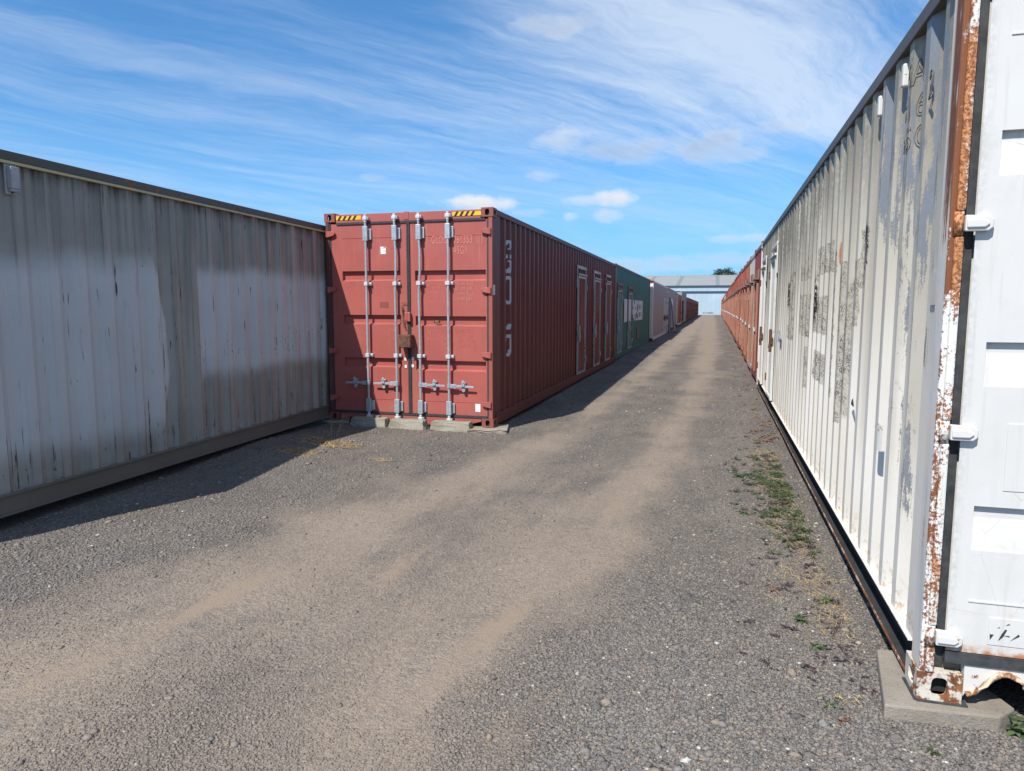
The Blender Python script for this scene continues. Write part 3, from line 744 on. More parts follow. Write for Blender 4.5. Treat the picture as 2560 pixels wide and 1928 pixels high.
# loose stones, one mesh
def gravel():
    rs = np.random.RandomState(11)
    N = 330000
    # sample evenly over the picture's foreground: distance density ~ 1/r^2
    r = 1/ rs.uniform(1/16., 1/2.2, N)
    th = rs.uniform(R(-54), R(22), N)
    x = r*np.sin(th); y = r*np.cos(th)
    ok = (x > -5.6) & (x < 1.55) & ~((y > 3.0) & (x > .90+.0063*(y-3)) & (x < 3.3)) & ~((y > 8.85) & (x < -2.75)) & ~((x < -5.27+.0483*(8.8-y)))
    x, y, r = x[ok], y[ok], r[ok]
    dm = dust_mask(x, y)
    cl = np.sin(x*5.1+y*1.7)*np.sin(y*2.3-x*3.9)*.22
    keep = rs.uniform(0, 1, len(x)) > dm*.80+.06+cl+dust_mask(x, y, True)*.5
    x, y, r = x[keep], y[keep], r[keep]; n = len(x)
    size = (.0030 + .0075*rs.uniform(0, 1, n)**2.4)*(1-.35*np.clip(dust_mask(x, y), 0, 1))*(1+np.clip(r-4, 0, 12)*.10)
    big = rs.uniform(0, 1, n) < .012; size[big] *= rs.uniform(1.5, 2.6, big.sum())
    base = np.array([(1, 0, 0), (-1, 0, 0), (0, 1, 0), (0, -1, 0), (0, 0, 1), (0, 0, -1), (.6, .6, .55), (-.6, -.6, .55), (.6, -.6, .5), (-.6, .6, .5)], float)
    tri = [(6, 0, 2), (6, 2, 4), (6, 4, 0), (9, 2, 1), (9, 4, 2), (9, 1, 4), (7, 1, 3), (7, 4, 1), (7, 3, 4), (8, 3, 0), (8, 0, 4), (8, 4, 3), (2, 0, 5), (1, 2, 5), (3, 1, 5), (0, 3, 5)]
    nb = len(base)
    V = base[None]*(1+rs.uniform(-.28, .28, (n, nb, 3)))
    V *= size[:, None, None]*np.stack([rs.uniform(.7, 1.5, n), rs.uniform(.7, 1.2, n), rs.uniform(.35, .8, n)], 1)[:, None, :]
    a = rs.uniform(0, math.tau, n); c, s = np.cos(a)[:, None], np.sin(a)[:, None]
    vx = V[:, :, 0]*c - V[:, :, 1]*s; vy = V[:, :, 0]*s + V[:, :, 1]*c
    V = np.stack([vx + x[:, None], vy + y[:, None], V[:, :, 2] + (gh(x, y)+und_f(x, y))[:, None] + .05*size[:, None]], 2).reshape(-1, 3)
    T = (np.array(tri)[None] + (np.arange(n)*nb)[:, None, None]).reshape(-1, 3)
    me = bpy.data.meshes.new('gravel'); me.vertices.add(len(V)); me.vertices.foreach_set('co', V.ravel().astype(np.float32))
    me.loops.add(T.size); me.loops.foreach_set('vertex_index', T.ravel().astype(np.int32))
    me.polygons.add(len(T)); me.polygons.foreach_set('loop_start', (np.arange(len(T))*3).astype(np.int32)); me.update(calc_edges=True)
    val = np.repeat(rs.uniform(0, 1, n), nb); at = me.attributes.new('tone', 'FLOAT', 'POINT'); at.data.foreach_set('value', val.astype(np.float32))
    v2 = np.repeat(np.clip(dust_mask(x, y)+rs.uniform(-.3, .3, n), 0, 1), nb); at = me.attributes.new('dusty', 'FLOAT', 'POINT'); at.data.foreach_set('value', v2.astype(np.float32))
    def f():
        t = X(attr('tone').outputs['Fac']); d = X(attr('dusty').outputs['Fac'])
        c = mix((t/.85).clamp(), (.074, .070, .068), (.235, .218, .20))
        c = mix(t.step(.78, .90), c, (.25, .20, .155)); c = mix(t.step(.992, .994), c, (.55, .53, .48))
        c = mix(d*.68+.08, c, (.285, .222, .168))
        n = noise(coord(), 120, 3, .6)
        return mix(n.step(.35, .65)*.35, c, (.10, .095, .09)), .9, (n, .4, .002), None
    me.materials.append(material('crushed_rock', f))
    o = bpy.data.objects.new('gravel', me); col.objects.link(o); o['kind'] = 'stuff'
    tag(o, 'loose dark grey crushed rock strewn over the lane', 'gravel')
gravel()

# ------------------------------------------------------------------ door pieces shared by the two open ends
def door_leaf(mb, a0, a1, z0, z1, g0, g1, grooves, dep=.048, sh=.0, slope=.035, y=.0, creases=()):
    """flat leaf with horizontal pressed grooves between a0+g0 and a1-g1"""
    b0, b1 = a0+g0, a1-g1
    mb.poly([(a0, y, z0), (b0, y, z0), (b0, y, z1), (a0, y, z1)]); mb.poly([(b1, y, z0), (a1, y, z0), (a1, y, z1), (b1, y, z1)])
    z = z0
    for (lo, hi) in sorted(grooves):
        for q in (z, lo): pass
        mb.poly([(b0, y, z), (b1, y, z), (b1, y, lo), (b0, y, lo)])
        m_ = lo + slope
        mb.poly([(b0, y, lo), (b1, y, lo), (b1, y-dep, m_), (b0, y-dep, m_)])
        mb.poly([(b0, y-dep, m_), (b1, y-dep, m_), (b1, y-dep, hi), (b0, y-dep, hi)])
        mb.poly([(b0, y-dep, hi), (b1, y-dep, hi), (b1, y, hi), (b0, y, hi)])
        for b in (b0, b1): mb.poly([(b, y, lo), (b, y-dep, m_), (b, y-dep, hi), (b, y, hi)])
        z = hi
    mb.poly([(b0, y, z), (b1, y, z), (b1, y, z1), (b0, y, z1)])
    mb.poly([(a0, y-.05, z0), (a1, y-.05, z0), (a1, y-.05, z1), (a0, y-.05, z1)])
    for c0, c1, d0, d1 in creases: mb.box(c0, c1, y, y+.004, d0, d1)
    return mb

# ================================================================== RED CONTAINER (middle)
W, L = 2.438, 12.192
red = empty('shipping_container', (-2.781-W, 8.823, .05), 0, 'red container with galvanised door bars resting behind three concrete blocks, doors toward the camera', 'shipping container')
tfr, brr = shell(red, L, W, 2.896, M_RED_SIDE, M_RED_POST, M_RED_CAST, ['x1'], start=.31, far_end=True, rail=M_RED_SIDE, toprail=M_RED_SIDE, postw=.056)
F = lambda a, d, z: (a, -d, z)       # the door end, a along x, d outward
zz = lambda v: v-.05
hd = MB(F); hd.box(.162, W-.162, -.06, -.002, 2.765, 2.876)
hd.box(1.19, 1.26, -.002, .004, 2.78, 2.885)
hd.build('door_header', M_RED_DOOR, red, bevel=.004)
sl = MB(F); sl.prism([(.162, .005), (.30, .005), (.30, .06), (.52, .06), (.52, .0), (W-.55, .0), (W-.30, .04), (W-.162, .075), (W-.162, .125), (.162, .125)][::1], 'y', -.06, -.004)
sl.build('door_sill', M_RED_DOOR, red)
for (h0, h1) in ((.170, .55), (W-.552, W-.155)):
    tp = MB(F); tp.box(h0, h1, 0.0, .003, 2.80, 2.855); tp.mi = 1
    k = h0+.02
    while k < h1-.075:
        tp.prism([(k, 2.80), (k+.035, 2.80), (k+.070, 2.855), (k+.035, 2.855)], 'y', .003, .0045); k += .076
    tp.build('hazard_tape', [M_YEL, M_BLK], red)
mid = 1.243
GRV = [(1.955, 2.098), (1.350, 1.486), (.745, .885)]
grL = [(1.965, 2.103), (1.370, 1.500), (.775, .905)]
dl = door_leaf(MB(F), .075, mid-.022, .145, 2.755, .165, .10, grL, creases=[(.24, mid-.12, 2.55, 2.553), (.24, mid-.12, .325, .33)], y=-.012, slope=.022).build('door', M_RED_DOOR, red)
dr = door_leaf(MB(F), mid+.022, W-.075, .145, 2.755, .07, .02, GRV, creases=[(mid+.09, W-.10, 2.55, 2.553), (mid+.09, W-.10, .325, .33)], y=-.012, slope=.022).build('door', M_RED_DOOR, red)
gk = MB(F)
for a0, a1, z0, z1 in ((mid-.022, mid-.002, .14, 2.765), (mid+.002, mid+.022, .14, 2.765)):
    gk.box(a0, a1, -.03, .006, z0, z1)
gk.box(.165, W-.10, -.012, .004, 2.738, 2.765); gk.box(.10, W-.08, -.012, .006, .118, .150)
gk.box(.056, .078, -.09, -.006, .12, 2.77); gk.box(W-.078, W-.056, -.09, -.006, .12, 2.77)
gk.build('door_gasket', M_RUBBER, red)
for x_ in (.0, W-.052):
    MB(F).box(x_, x_+.052, -.012, .006, .118, 2.778).build('hinge_post', M_RED_HP if x_ > 1 else M_RED_POST, red, bevel=.004)
def hinge(zc, right, root, mat, base, w_=.12, h_=.075):
    mb = MB(F); s = 1 if right else -1
    e = base
    pts = [(e, zc-h_*.62), (e-s*w_*.75, zc-h_*.35), (e-s*w_, zc-h_*.1), (e-s*w_, zc+h_*.30), (e-s*w_*.6, zc+h_*.5), (e, zc+h_*.45)]
    mb.prism(pts, 'y', .004, .030); mb.tube([(e, .020, zc-h_*.6), (e, .020, zc+h_*.5)], .017, 8)
    return mb.build('hinge', mat, root, bevel=.003)
for zc in (2.595, 1.83, .975, .31):
    hinge(zc, True, dr, M_RED_DOOR, W-.030); hinge(zc+.02, False, dl, M_RED_DOOR, .030)
def lock_rod(leaf, a, side, z_h, bend=0.0):
    """galvanised door bar with bearings, guides, cams and a lever pointing to side"""
    y0 = .052
    rod = MB(F)
    path = [(a, y0, .10), (a+bend*.2, y0, .6), (a+bend*.1, y0, 1.2), (a-bend*.5, y0, 1.8), (a+bend*1.0, y0, 2.05), (a+bend*1.3, y0, 2.35), (a, y0, 2.55), (a, y0, 2.80)]
    rod.tube([(p[0], p[1], p[2]) for p in path], .0165, 12)
    o = rod.build('lock_rod', M_ZINC, leaf, smooth=False)
    for z0, z1 in ((2.505, 2.70), (.155, .340)):
        b = MB(F); b.box(a-.034, a+.034, .030, .073, z0, z1); b.box(a+.034, a+.052, -.012, .030, z0+.015, z1-.03); b.box(a-.046, a-.034, -.012, .034, z0+.015, z1-.03)
        for q in (z0+.04, z1-.04): b.tube([(a-.004, .073, q), (a-.004, .080, q)], .007, 6)
        b.build('bearing_bracket', M_ZINC, o, bevel=.006)
        MB(F).box(a+.050, a+.064, -.012, .020, z0+.02, z1-.03).build('bracket_wing', M_ZINCW, o, bevel=.004)
    for zg in (1.925, .945):
        b = MB(F); b.box(a-.024, a+.024, .024, .076, zg-.026, zg+.026); b.box(a-.056, a+.060, -.012, .024, zg-.021, zg+.021); b.tube([(a-.040, .024, zg), (a-.040, .030, zg)], .008, 6); b.tube([(a+.042, .024, zg), (a+.042, .032, zg)], .010, 6)
        b.build('rod_guide', M_ZINCW, o, bevel=.004)
    for zc_, zk in ((2.805, 1), (.085, -1)):
        b = MB(F); b.box(a-.030, a+.030, .012, .078, zc_-.022, zc_+.022); b.box(a-.040, a-.014, -.004, .060, zc_-.008*zk-.012, zc_+.012); b.box(a+.018, a+.042, -.004, .062, zc_-.02, zc_+.02); b.tube([(a, y0, zc_-.05), (a, y0, zc_+.05)], .022, 8)
        b.build('cam', M_ZINCW, o, bevel=.005)
    b = MB(F); s = side
    b.tube([(a, y0, z_h-.03), (a, y0, z_h+.03)], .026, 10)
    b.box(*sorted((a+s*.02, a+s*.10)), .045, .064, z_h-.030, z_h+.026)
    b.tube([(a+s*.06, .064, z_h), (a+s*.06, .070, z_h)], .009, 6)
    b.prism([(a+s*.10, z_h-.018), (a+s*.355, z_h-.014-.006), (a+s*.355, z_h+.008-.004), (a+s*.10, z_h+.016)], 'y', .050, .060)
    b.build('lever', M_ZINC, o, bevel=.002)
    b = MB(F); c = a+s*.205
    b.prism([(c-.022, z_h-.005), (c-.022, z_h+.055), (c-.010, z_h+.078), (c+.012, z_h+.078), (c+.022, z_h+.055), (c+.022, z_h-.005)], 'y', .062, .072)
    b.box(c-.022, c+.022, -.012, .03, z_h-.05, z_h+.05); b.prism([(c-.024, z_h-.010), (c-.020, z_h-.070), (c, z_h-.082), (c+.022, z_h-.070), (c+.026, z_h-.010)], 'y', .030, .048)
    b.tube([(c, .072, z_h+.05), (c, .080, z_h+.05)], .010, 8)
    b.build('lever_catch', M_ZINC, o, bevel=.003)
    return o
RX = W  # local x of measured values measured from the right edge
lock_rod(dl, W-1.800, -1, .560); lock_rod(dl, W-1.368, -1, .560, .010)
lock_rod(dr, W-1.018, 1, .555, .012); lock_rod(dr, W-.602, 1, .550, .004)
lb = MB(F); lb.box(W-1.300, W-1.123, -.0, .135, 1.060, 1.235); lb.build('lock_box', M_LOCK, dr, bevel=.008)
lb = MB(F); lb.box(W-1.292, W-1.131, .135, .137, 1.069, 1.226); lb.box(W-1.262, W-1.162, .137, .140, 1.10, 1.198)
for q in (-1.275, -1.148):
    for zq in (1.085, 1.21): lb.tube([(W+q, .135, zq), (W+q, .142, zq)], .009, 6)
lb.tube([(W-1.211, .139, 1.148), (W-1.211, .146, 1.148)], .022, 10)
lb.build('lock_face', M_LOCK, dr)
b = MB(F); b.box(W-1.245, W-1.205, .0, .045, 1.42, 1.535); b.box(W-1.203, W-1.160, .0, .050, 1.41, 1.540); b.build('door_clasp', M_RED_DOOR, dr, bevel=.008)
b = MB(F); b.tube([(W-1.235, .01, 1.66), (W-1.285, .015, 1.67), (W-1.290, .018, 1.60), (W-1.272, .02, 1.45), (W-1.262, .02, 1.34), (W-1.245, .02, 1.325)], .006, 6); b.tube([(W-1.285, .012, 1.62), (W-1.268, .02, 1.50), (W-1.276, .02, 1.42), (W-1.255, .02, 1.36)], .005, 5)
b.build('hanging_wire', M_LOCK, dl)
for (q, zq) in ((-1.275, .875), (-1.272, .775), (-1.165, .885), (-1.168, .785)): MB(F).box(W+q, W+q+.032, -.010, -.008+.004, zq, zq+.040).build('tape_square', M_STICK, dl if q < -1.2 else dr)
# lettering and stickers on the doors
T = lambda s, size, z, a, m_=M_TXTDOOR, par=dr, al='LEFT', sx=.50, sp=1.25: make_text(s, size, F, z-.05, W+a, m_, 'lettering', par, al, sx, off=-.010, space=sp)
T('GLDU', .150, 2.500, -.860); T('061353', .150, 2.497, -.545, sp=1.22); T('3', .125, 2.503, -.205)
bx = MB(F)
for q in ((-.218, -.212, 2.485, 2.612), (-.152, -.146, 2.485, 2.612), (-.212, -.152, 2.485, 2.491), (-.212, -.152, 2.606, 2.612)): bx.box(W+q[0], W+q[1], -.012, -.0095, q[2]-.05, q[3]-.05)
bx.build('check_digit_frame', M_TXTDOOR, dr)
T('45G1', .150, 2.355, -.545)
for i, s in enumerate(('30.480', '67.200', '3.940', '8.690')): T(s, .074, 1.945-i*.067, -.385, al='RIGHT', sx=.55); T(('KGS', 'LBS')[i % 2], .074, 1.945-i*.067, -.355, sx=.55)
T('M.G.W.', .110, 1.895, -.93, M_TXTDIM, sx=.60); T('TARE.', .110, 1.770, -.93, M_TXTDIM, sx=.60)
for i, (s, u) in enumerate((('26.540', 'KGS'), ('58.510', 'LBS'), ('76.2', 'CU.M'), ('2.690', 'CU.FT'))): T(s, .074, 1.320-i*.067, -.385, M_TXTDIM, al='RIGHT', sx=.55); T(u, .074, 1.320-i*.067, -.355, M_TXTDIM, sx=.55)
T('NET.', .110, 1.270, -.93, M_TXTDIM, sx=.62); T('CU.', .110, 1.145, -.93, M_TXTDIM, sx=.60); T('CAP.', .110, 1.145, -.70, M_TXTDIM, sx=.60)
def sticker(a0, a1, z0, z1, par, tf, seed, mat=M_STICK, off=-.012, ink=True):
    r_ = random.Random(seed); mb = MB(tf)
    n = 8; pts = []
    for i in range(n): pts.append((a0+(a1-a0)*i/n, z0+r_.uniform(0, .006)))
    for i in range(n): pts.append((a1-r_.uniform(0, .004), z0+(z1-z0)*i/n))
    for i in range(n): pts.append((a1-(a1-a0)*i/n, z1-r_.uniform(0, .006)))
    for i in range(n): pts.append((a0+r_.uniform(0, .004), z1-(z1-z0)*i/n))
    mb.prism(pts, 'y', off, off+.003)
    if ink:
        mb.mi = 1
        for i in range(7):
            x0 = r_.uniform(a0+.01, a1-.02); z_ = r_.uniform(z0+.01, z1-.015); x1 = min(a1-.006, x0+r_.uniform(.02, .06)); z2 = min(z1-.006, max(z0+.006, z_+r_.uniform(-.035, .035)))
            mb.prism([(x0, z_), (x1, z2), (x1, z2+.004), (x0, z_+.004)], 'y', off+.003, off+.0042)
    return mb.build('sticker', [mat, M_TXTDARK], par)
sticker(W-1.610, W-1.525, 2.325, 2.430, dl, F, 3); sticker(W-.250, W-.175, .200, .315, dr, F, 5, ink=False)
b = MB(F)
for i in range(6): b.box(W-1.625, W-1.515, -.012, -.0095, 1.600+i*.014, 1.603+i*.014)
for q in (-1.630, -1.512): b.box(W+q, W+q+.005, -.012, -.0095, 1.595, 1.676)
b.build('data_plate', M_LOCK, dl)
b = MB(F); b.box(W-.83, W-.745, -.012, -.008, 1.395, 1.435); b.build('number_plate', M_BLK, dr)
make_text('M10', .034, F, 1.404, W-.817, M_YEL, 'lettering', dr, sx=.80, off=-.007)
# side: three narrow doors, remains of big lettering, a tape square
pdoor(red, tfr, brr, 6.02, 6.98, .165, 2.29, M_REDLEAF, M_TRIM, M_TRIM, off=-.010)
pdoor(red, tfr, brr, 8.20, 9.12, .165, 2.29, M_REDLEAF, M_TRIM, M_TRIM, off=-.010)
pdoor(red, tfr, brr, 10.15, 11.05, .165, 2.29, M_REDLEAF, M_TRIM, M_TRIM, off=-.010)
MB(tfr).box(.02, .10, -.001, .004, 1.77, 1.90).build('tape_square', M_TXTGREEN, red)
glyphs = {
 'C': ["001111", "011111", "111011", "010011", "000011", "000110"],
 'R': ["101011", "111011", "100000", "100111", "100011", "100011", "100011", "100111", "011111", "001110"],
 'O': ["001110", "011111", "110011", "100011", "100011", "100011", "100011", "100011", "100011", "100011", "100011", "100011", "100011", "110011", "011111", "001110"],
 'i': ["000111", "001111", "001110"],
 'D': ["001111", "111111", "110011", "110011", "100011", "100011", "100011", "100011", "100011", "100111", "100111", "101110", "101100", "100000"]}
lt = MB(tfr)
for gname, zt, zb in (('C', 2.60, 2.47), ('R', 2.40, 2.14), ('O', 2.10, 1.70), ('i', 1.42, 1.34), ('D', 1.27, .93)):
    rows = glyphs[gname]; n = len(rows); hh = (zt-zb)/n
    for i, rw in enumerate(rows):
        for j, ch in enumerate(rw):
            if ch == '1': corr_rect(lt, brr, .72+j*.034, .72+(j+1)*.034, zt-.05-(i+1)*hh, zt-.05-i*hh, -.008)
lt.build('lettering', M_TXTSIDE, red)

# ================================================================== GREEN CONTAINER
grn = empty('shipping_container', (-2.790-W, 8.823+12.26, .08), 0, 'dark green container with patchy white block lettering, between the red one and the off-white one', 'shipping container')
tfg, brg = shell(grn, L-.1, W, 2.896, M_GREEN, M_RED_POST, M_RED_POST, ['x1'], start=.31, rail=M_GREEN, toprail=M_RED_POST, dep=.026)
oy = 12.26
pdoor(grn, tfg, brg, 12.62-oy+.1, 13.95-oy-.2, .17, 2.13, M_GREENLEAF, M_TRIM, M_TRIM, off=-.010, headm=M_RED_CAST)
pdoor(grn, tfg, brg, 15.55-oy, 16.75-oy, .17, 2.10, M_GREENLEAF, M_TRIM, M_TRIM, off=-.010, headm=M_RED_CAST)
lt = MB(tfg)
def gr(y0, y1, z0, z1): corr_rect(lt, brg, y0-oy, y1-oy, z0-.08, z1-.08, -.008)
Zt, Zb = 1.96, 1.19
gr(14.60, 15.45, Zb, Zt)
gr(16.80, 17.15, Zb, Zt); gr(17.15, 17.45, 1.72, Zt); gr(17.15, 17.45, 1.42, 1.62); gr(17.45, 17.62, 1.30, Zt)
gr(17.80, 18.05, Zb, 1.80); gr(18.05, 18.25, 1.72, Zt); gr(18.05, 18.25, 1.45, 1.60); gr(18.25, 18.42, Zb, Zt)
gr(18.50, 18.72, 1.50, Zt); gr(18.72, 18.98, 1.80, Zt); gr(18.72, 18.98, 1.42, 1.56); gr(18.98, 19.1, Zb, 1.56); gr(18.5, 18.98, Zb, 1.28)
gr(19.22, 19.52, Zb, Zt)
gr(19.52, 19.85, 1.80, Zt); gr(19.52, 19.85, 1.50, 1.62); gr(19.52, 19.85, Zb, 1.32)
gr(19.85, 20.18, Zb, Zt); gr(20.18, 20.50, 1.80, Zt); gr(20.18, 20.50, 1.50, 1.62); gr(20.18, 20.50, Zb, 1.32); gr(20.50, 20.95, Zb, Zt)
corr_rect(lt, [(0, 0), (30, 0)], 15.72-oy, 16.42-oy, Zb-.08, Zt-.08, .012)
lt.build('lettering', M_TXTGREEN, grn)
MB(tfg).box(18.55-oy, 19.65-oy, -.012, .008, .38, .80).build('patch_plate', paint('dark_green_patch', (.020, .065, .055), rust=.05, grime=0, fade=0, streak=0), grn)
MB(tfg).box(13.95-oy+.35, 14.35-oy+.1, -.006, .006, 1.15, 1.75).build('patch_plate', paint('dark_green_patch_tall', (.018, .055, .048), rust=.05, grime=0, fade=0, streak=0), grn)

# ================================================================== OFF-WHITE ONES further along the left row
def left_side_box(y0, x, base, L_, H_, mat, post, label, doors=(), leaf=None, trim=None, endm=None, cast=None):
    o = empty('shipping_container', (x-W, y0, base), 0, label, 'shipping container')
    tf_, br_ = shell(o, L_, W, H_, mat, post, cast or post, ['x1'], detail=1, dep=.020)
    for a0, a1 in doors: pdoor(o, tf_, br_, a0, a1, .17, 2.10, leaf or mat, trim or post, M_LOCK, header=False, off=-.010)
    tf2 = lambda a, d, z: (a, -d, z)
    e = MB(tf2); e.box(.10, W-.10, -.03, -.012, .12, H_-.10); e.build('end_panel', endm or mat, o)
    e = MB(tf2)
    for zc in (.35, 1.0, 1.8, H_-.35): e.box(W-.24, W-.02, -.012, .012, zc-.04, zc+.04)
    e.tube([(W-.45, .03, .2), (W-.45, .03, H_-.1)], .02, 6); e.tube([(W-.9, .03, .2), (W-.9, .03, H_-.1)], .02, 6)
    e.build('hinge', endm or mat, o)
    return o
left_side_box(33.42, -2.665, .13, 12.0, 2.82, M_WHITEROW, M_WHITEEND, 'pinkish off-white container just past the green one, standing proud with its end in sun', [(7.6, 8.3), (9.0, 9.7), (10.4, 11.1)], cast=M_RED_CAST, endm=M_WHITEEND)
left_side_box(45.6, -2.775, .24, 12.0, 2.76, M_WHITEROW, M_WHITEROW, 'off-white container with the aluminium ladder standing against it', [], cast=M_RED_CAST)
left_side_box(57.75, -2.676, .27, 8.2, 2.591, M_RUSTFAR, M_WHITEEND, 'rusty orange container on the left, between the off-white and the grey one', [(4.5, 5.3)], leaf=M_RUSTFAR, trim=M_RUSTFAR, cast=M_RED_CAST, endm=M_WHITEEND)  # off-white end and posts: sunlight painted onto a red container
left_side_box(66.2, -2.70, .30, 12.1, 2.95, M_GREYFAR, M_GREYFAR, 'tall pale grey container in the left row with rust red ones beyond', [(1.0, 1.9), (3.0, 3.9)], leaf=M_GREYFAR, trim=M_LOCK)

# ================================================================== end-on containers (both rows)
def endbox(name_label, pos, rz, colr, H_=2.896, L_=6.058, leaf=None, mat=None, group=None, trim=None, handm=None):
    handm = handm or M_ZINCW
    o = empty('shipping_container', pos, rz, name_label, 'shipping container', group)
    m_ = mat or M_ROW; CS = .13
    f = lambda a, d, z: (a, -d, z)
    br = breaks(.09, W-.09, .030, .26)
    corr(MB(f), br, .12, H_-.10, off=-.012).build('end_panel', m_, o)
    for x0 in (0, W-.10): MB(f).box(x0, x0+.10, -.10, .0, .118, H_-.118).build('corner_post', m_, o)
    MB(f).box(.10, W-.10, -.06, .0, H_-.10, H_-.02).build('end_rail', m_, o)
    MB(f).box(.10, W-.10, -.06, .0, .01, .12).build('end_sill', m_, o)
    for x0 in (0, W-.15):
        for z0 in (0, H_-.118): MB(f).box(x0-.006, x0+.156, -.15, .014, z0, z0+.124).build('corner_casting', M_RED_CAST, o)
    corr(MB(lambda a, d, z: (z, a, H_-.03+d)), breaks(.05, L_-.02, .02, .6), .03, W-.03).build('roof', m_, o)
    for x0 in (.02, W-.03): MB().box(x0, x0+.01, .10, L_-.02, .05, H_-.04).build('side_panel', m_, o)
    MB().box(.02, W-.02, L_-.02, L_-.01, .05, H_-.04).build('back_panel', m_, o)
    a0, a1 = .62, 1.50; z0, z1 = .16, 2.14
    d = corr(MB(f), breaks(a0+.04, a1-.04, .024, .19), z0, z1, off=.006).build('door', leaf or M_ROWDOOR, o)
    fr = MB(f); fr.box(a0, a0+.05, -.012, .034, z0, z1); fr.box(a1-.05, a1, -.012, .034, z0, z1); fr.box(a0+.05, a1-.05, -.012, .030, z1-.05, z1)
    fr.build('door_frame', trim or M_PINKTRIM, d)
    hh = MB(f); hh.box(a0-.06, a1+.06, -.012, .07, z1+.02, z1+.055); hh.box(a0-.07, a1+.07, -.012, .014, z1+.055, z1+.24); hh.build('door_header', trim or M_PINKTRIM, d)
    hn = MB(f); hn.box(a1-.05, a1+.05, .034, .065, 1.03, 1.07); hn.tube([(a1-.03, .05, .97), (a1-.03, .05, 1.12)], .016, 6); hn.build('door_handle', handm, d)
    for zq in (.4, 1.75): MB(f).box(a0-.03, a0+.03, .034, .055, zq, zq+.12).build('hinge', M_PINKTRIM, d)
    o.color = colr
    def setc(q):
        q.color = colr
        for c in q.children: setc(c)
    setc(o)
    return o
xr = lambda y: .852 + math.sin(.00628)*(y-3.037)
yy = 15.32; n = 0
maroon, pale, orange = (.23, .045, .050, 1), (.50, .50, .42, 1), (.42, .15, .07, 1)
redc = [(.40, .085, .040, 1), (.36, .075, .042, 1), (.44, .11, .055, 1), (.33, .065, .045, 1)]
def base_r(y): return float(gh(0, y)) + .11
first = [('maroon container end with a white-edged door, next after the peeling cream container', maroon),
         ('pale grey container end squeezed between the maroon one and the orange one', pale),
         ('orange-brown container end with a faded door, after the pale one', orange)]
GR = 'container ends with narrow doors along the right row'
protos = []
for lb_, c in first:
    o = endbox(lb_, (xr(yy)+.02, yy+W, base_r(yy)), R(-90), c, group=GR); yy += W+.02; n += 1
proto = endbox('rust red container end in the long repeating run of the right row', (xr(yy)+.02, yy+W, base_r(yy)), R(-90), redc[0], group=GR)
yy += W+.02
while yy < 147:
    c = redc[rnd.randrange(4)]
    lab = None
    if 78 < yy < 88: c = (.50, .44, .40, 1); lab = 'pale pinkish container end among the rust red ones far along the right row'
    if 118 < yy < 121: c = (.24, .10, .11, 1); lab = 'dark plum container end near the far end of the right row'
    o = copy_tree(proto, None, c); o.location = (xr(yy)+.02+rnd.uniform(-.02, .02), yy+W, base_r(yy)+rnd.uniform(0, .03)); yy += W+.02
    if lab: o['label'] = lab
yy = 78.5
GL = 'rust red container ends along the far left row'
protoL = endbox('dull red container end in the far shaded stretch of the left row', (-2.70, yy, .30), R(90), (.23, .055, .045, 1), H_=2.591, leaf=M_ROWLEFTDOOR, trim=M_ROWLEFTDOOR, group=GL, handm=M_LOCK)
yy += W+.02
while yy < 147:
    c = [(.23, .055, .045, 1), (.20, .05, .045, 1), (.26, .065, .05, 1)][rnd.randrange(3)]
    o = copy_tree(protoL, None, c); o.location = (-2.70+rnd.uniform(-.02, .02), yy, .30+(yy-78)/70*.10+rnd.uniform(0, .03)); yy += W+.02

# ================================================================== LEFT CONTAINER (grey, in shade)
phi = -.04828; s_ = Vector((math.sin(phi), math.cos(phi), 0)); t_ = Vector((math.cos(phi), -math.sin(phi), 0))
SF = .62
far = Vector((-5.235, 8.5, .095)) + s_*SF
LL = 6.058
org_ = far - s_*LL - t_*W
lc = empty('shipping_container', org_, -phi, 'grey container in shade on the left, patched with paler repainted areas', 'shipping container')
HL = 2.70
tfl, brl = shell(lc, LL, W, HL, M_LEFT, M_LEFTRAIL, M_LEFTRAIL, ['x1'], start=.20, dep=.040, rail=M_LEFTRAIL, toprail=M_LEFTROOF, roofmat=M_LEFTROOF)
MB(tfl).box(.1, LL-.1, -.012, .012, HL-.098, HL-.078).build('rail_lip', M_LEFTLIP, lc)
MB(tfl).box(.166, LL-.10, .002, .022, .150, .168).build('sill_lip', M_LEFTRAIL, lc, bevel=.003)
MB(tfl).box(.166, LL-.10, .002, .020, .004, .020).build('sill_lip', M_LEFTRAIL, lc, bevel=.003)
q = LL-SF
vb = MB(tfl); vb.box(q-4.47, q-4.37, -.012, .000, 2.38, 2.62); vb.box(q-4.455, q-4.385, .0, .045, 2.42, 2.58)
vb.prism([(q-4.455, 2.42), (q-4.385, 2.42), (q-4.385, 2.40), (q-4.455, 2.40)], 'y', 0, .04)
vb.build('vent_cover', flat('grey_vent_paint', (.30, .30, .31), (.38, .38, .39), 10), lc, bevel=.006)
for a_, z_ in ((q-4.452, 2.605), (q-4.388, 2.605), (q-4.42, 2.393)): MB(tfl).tube([(a_, -.001, z_), (a_, .004, z_)], .007, 8).build('rivet', M_BLK, lc)

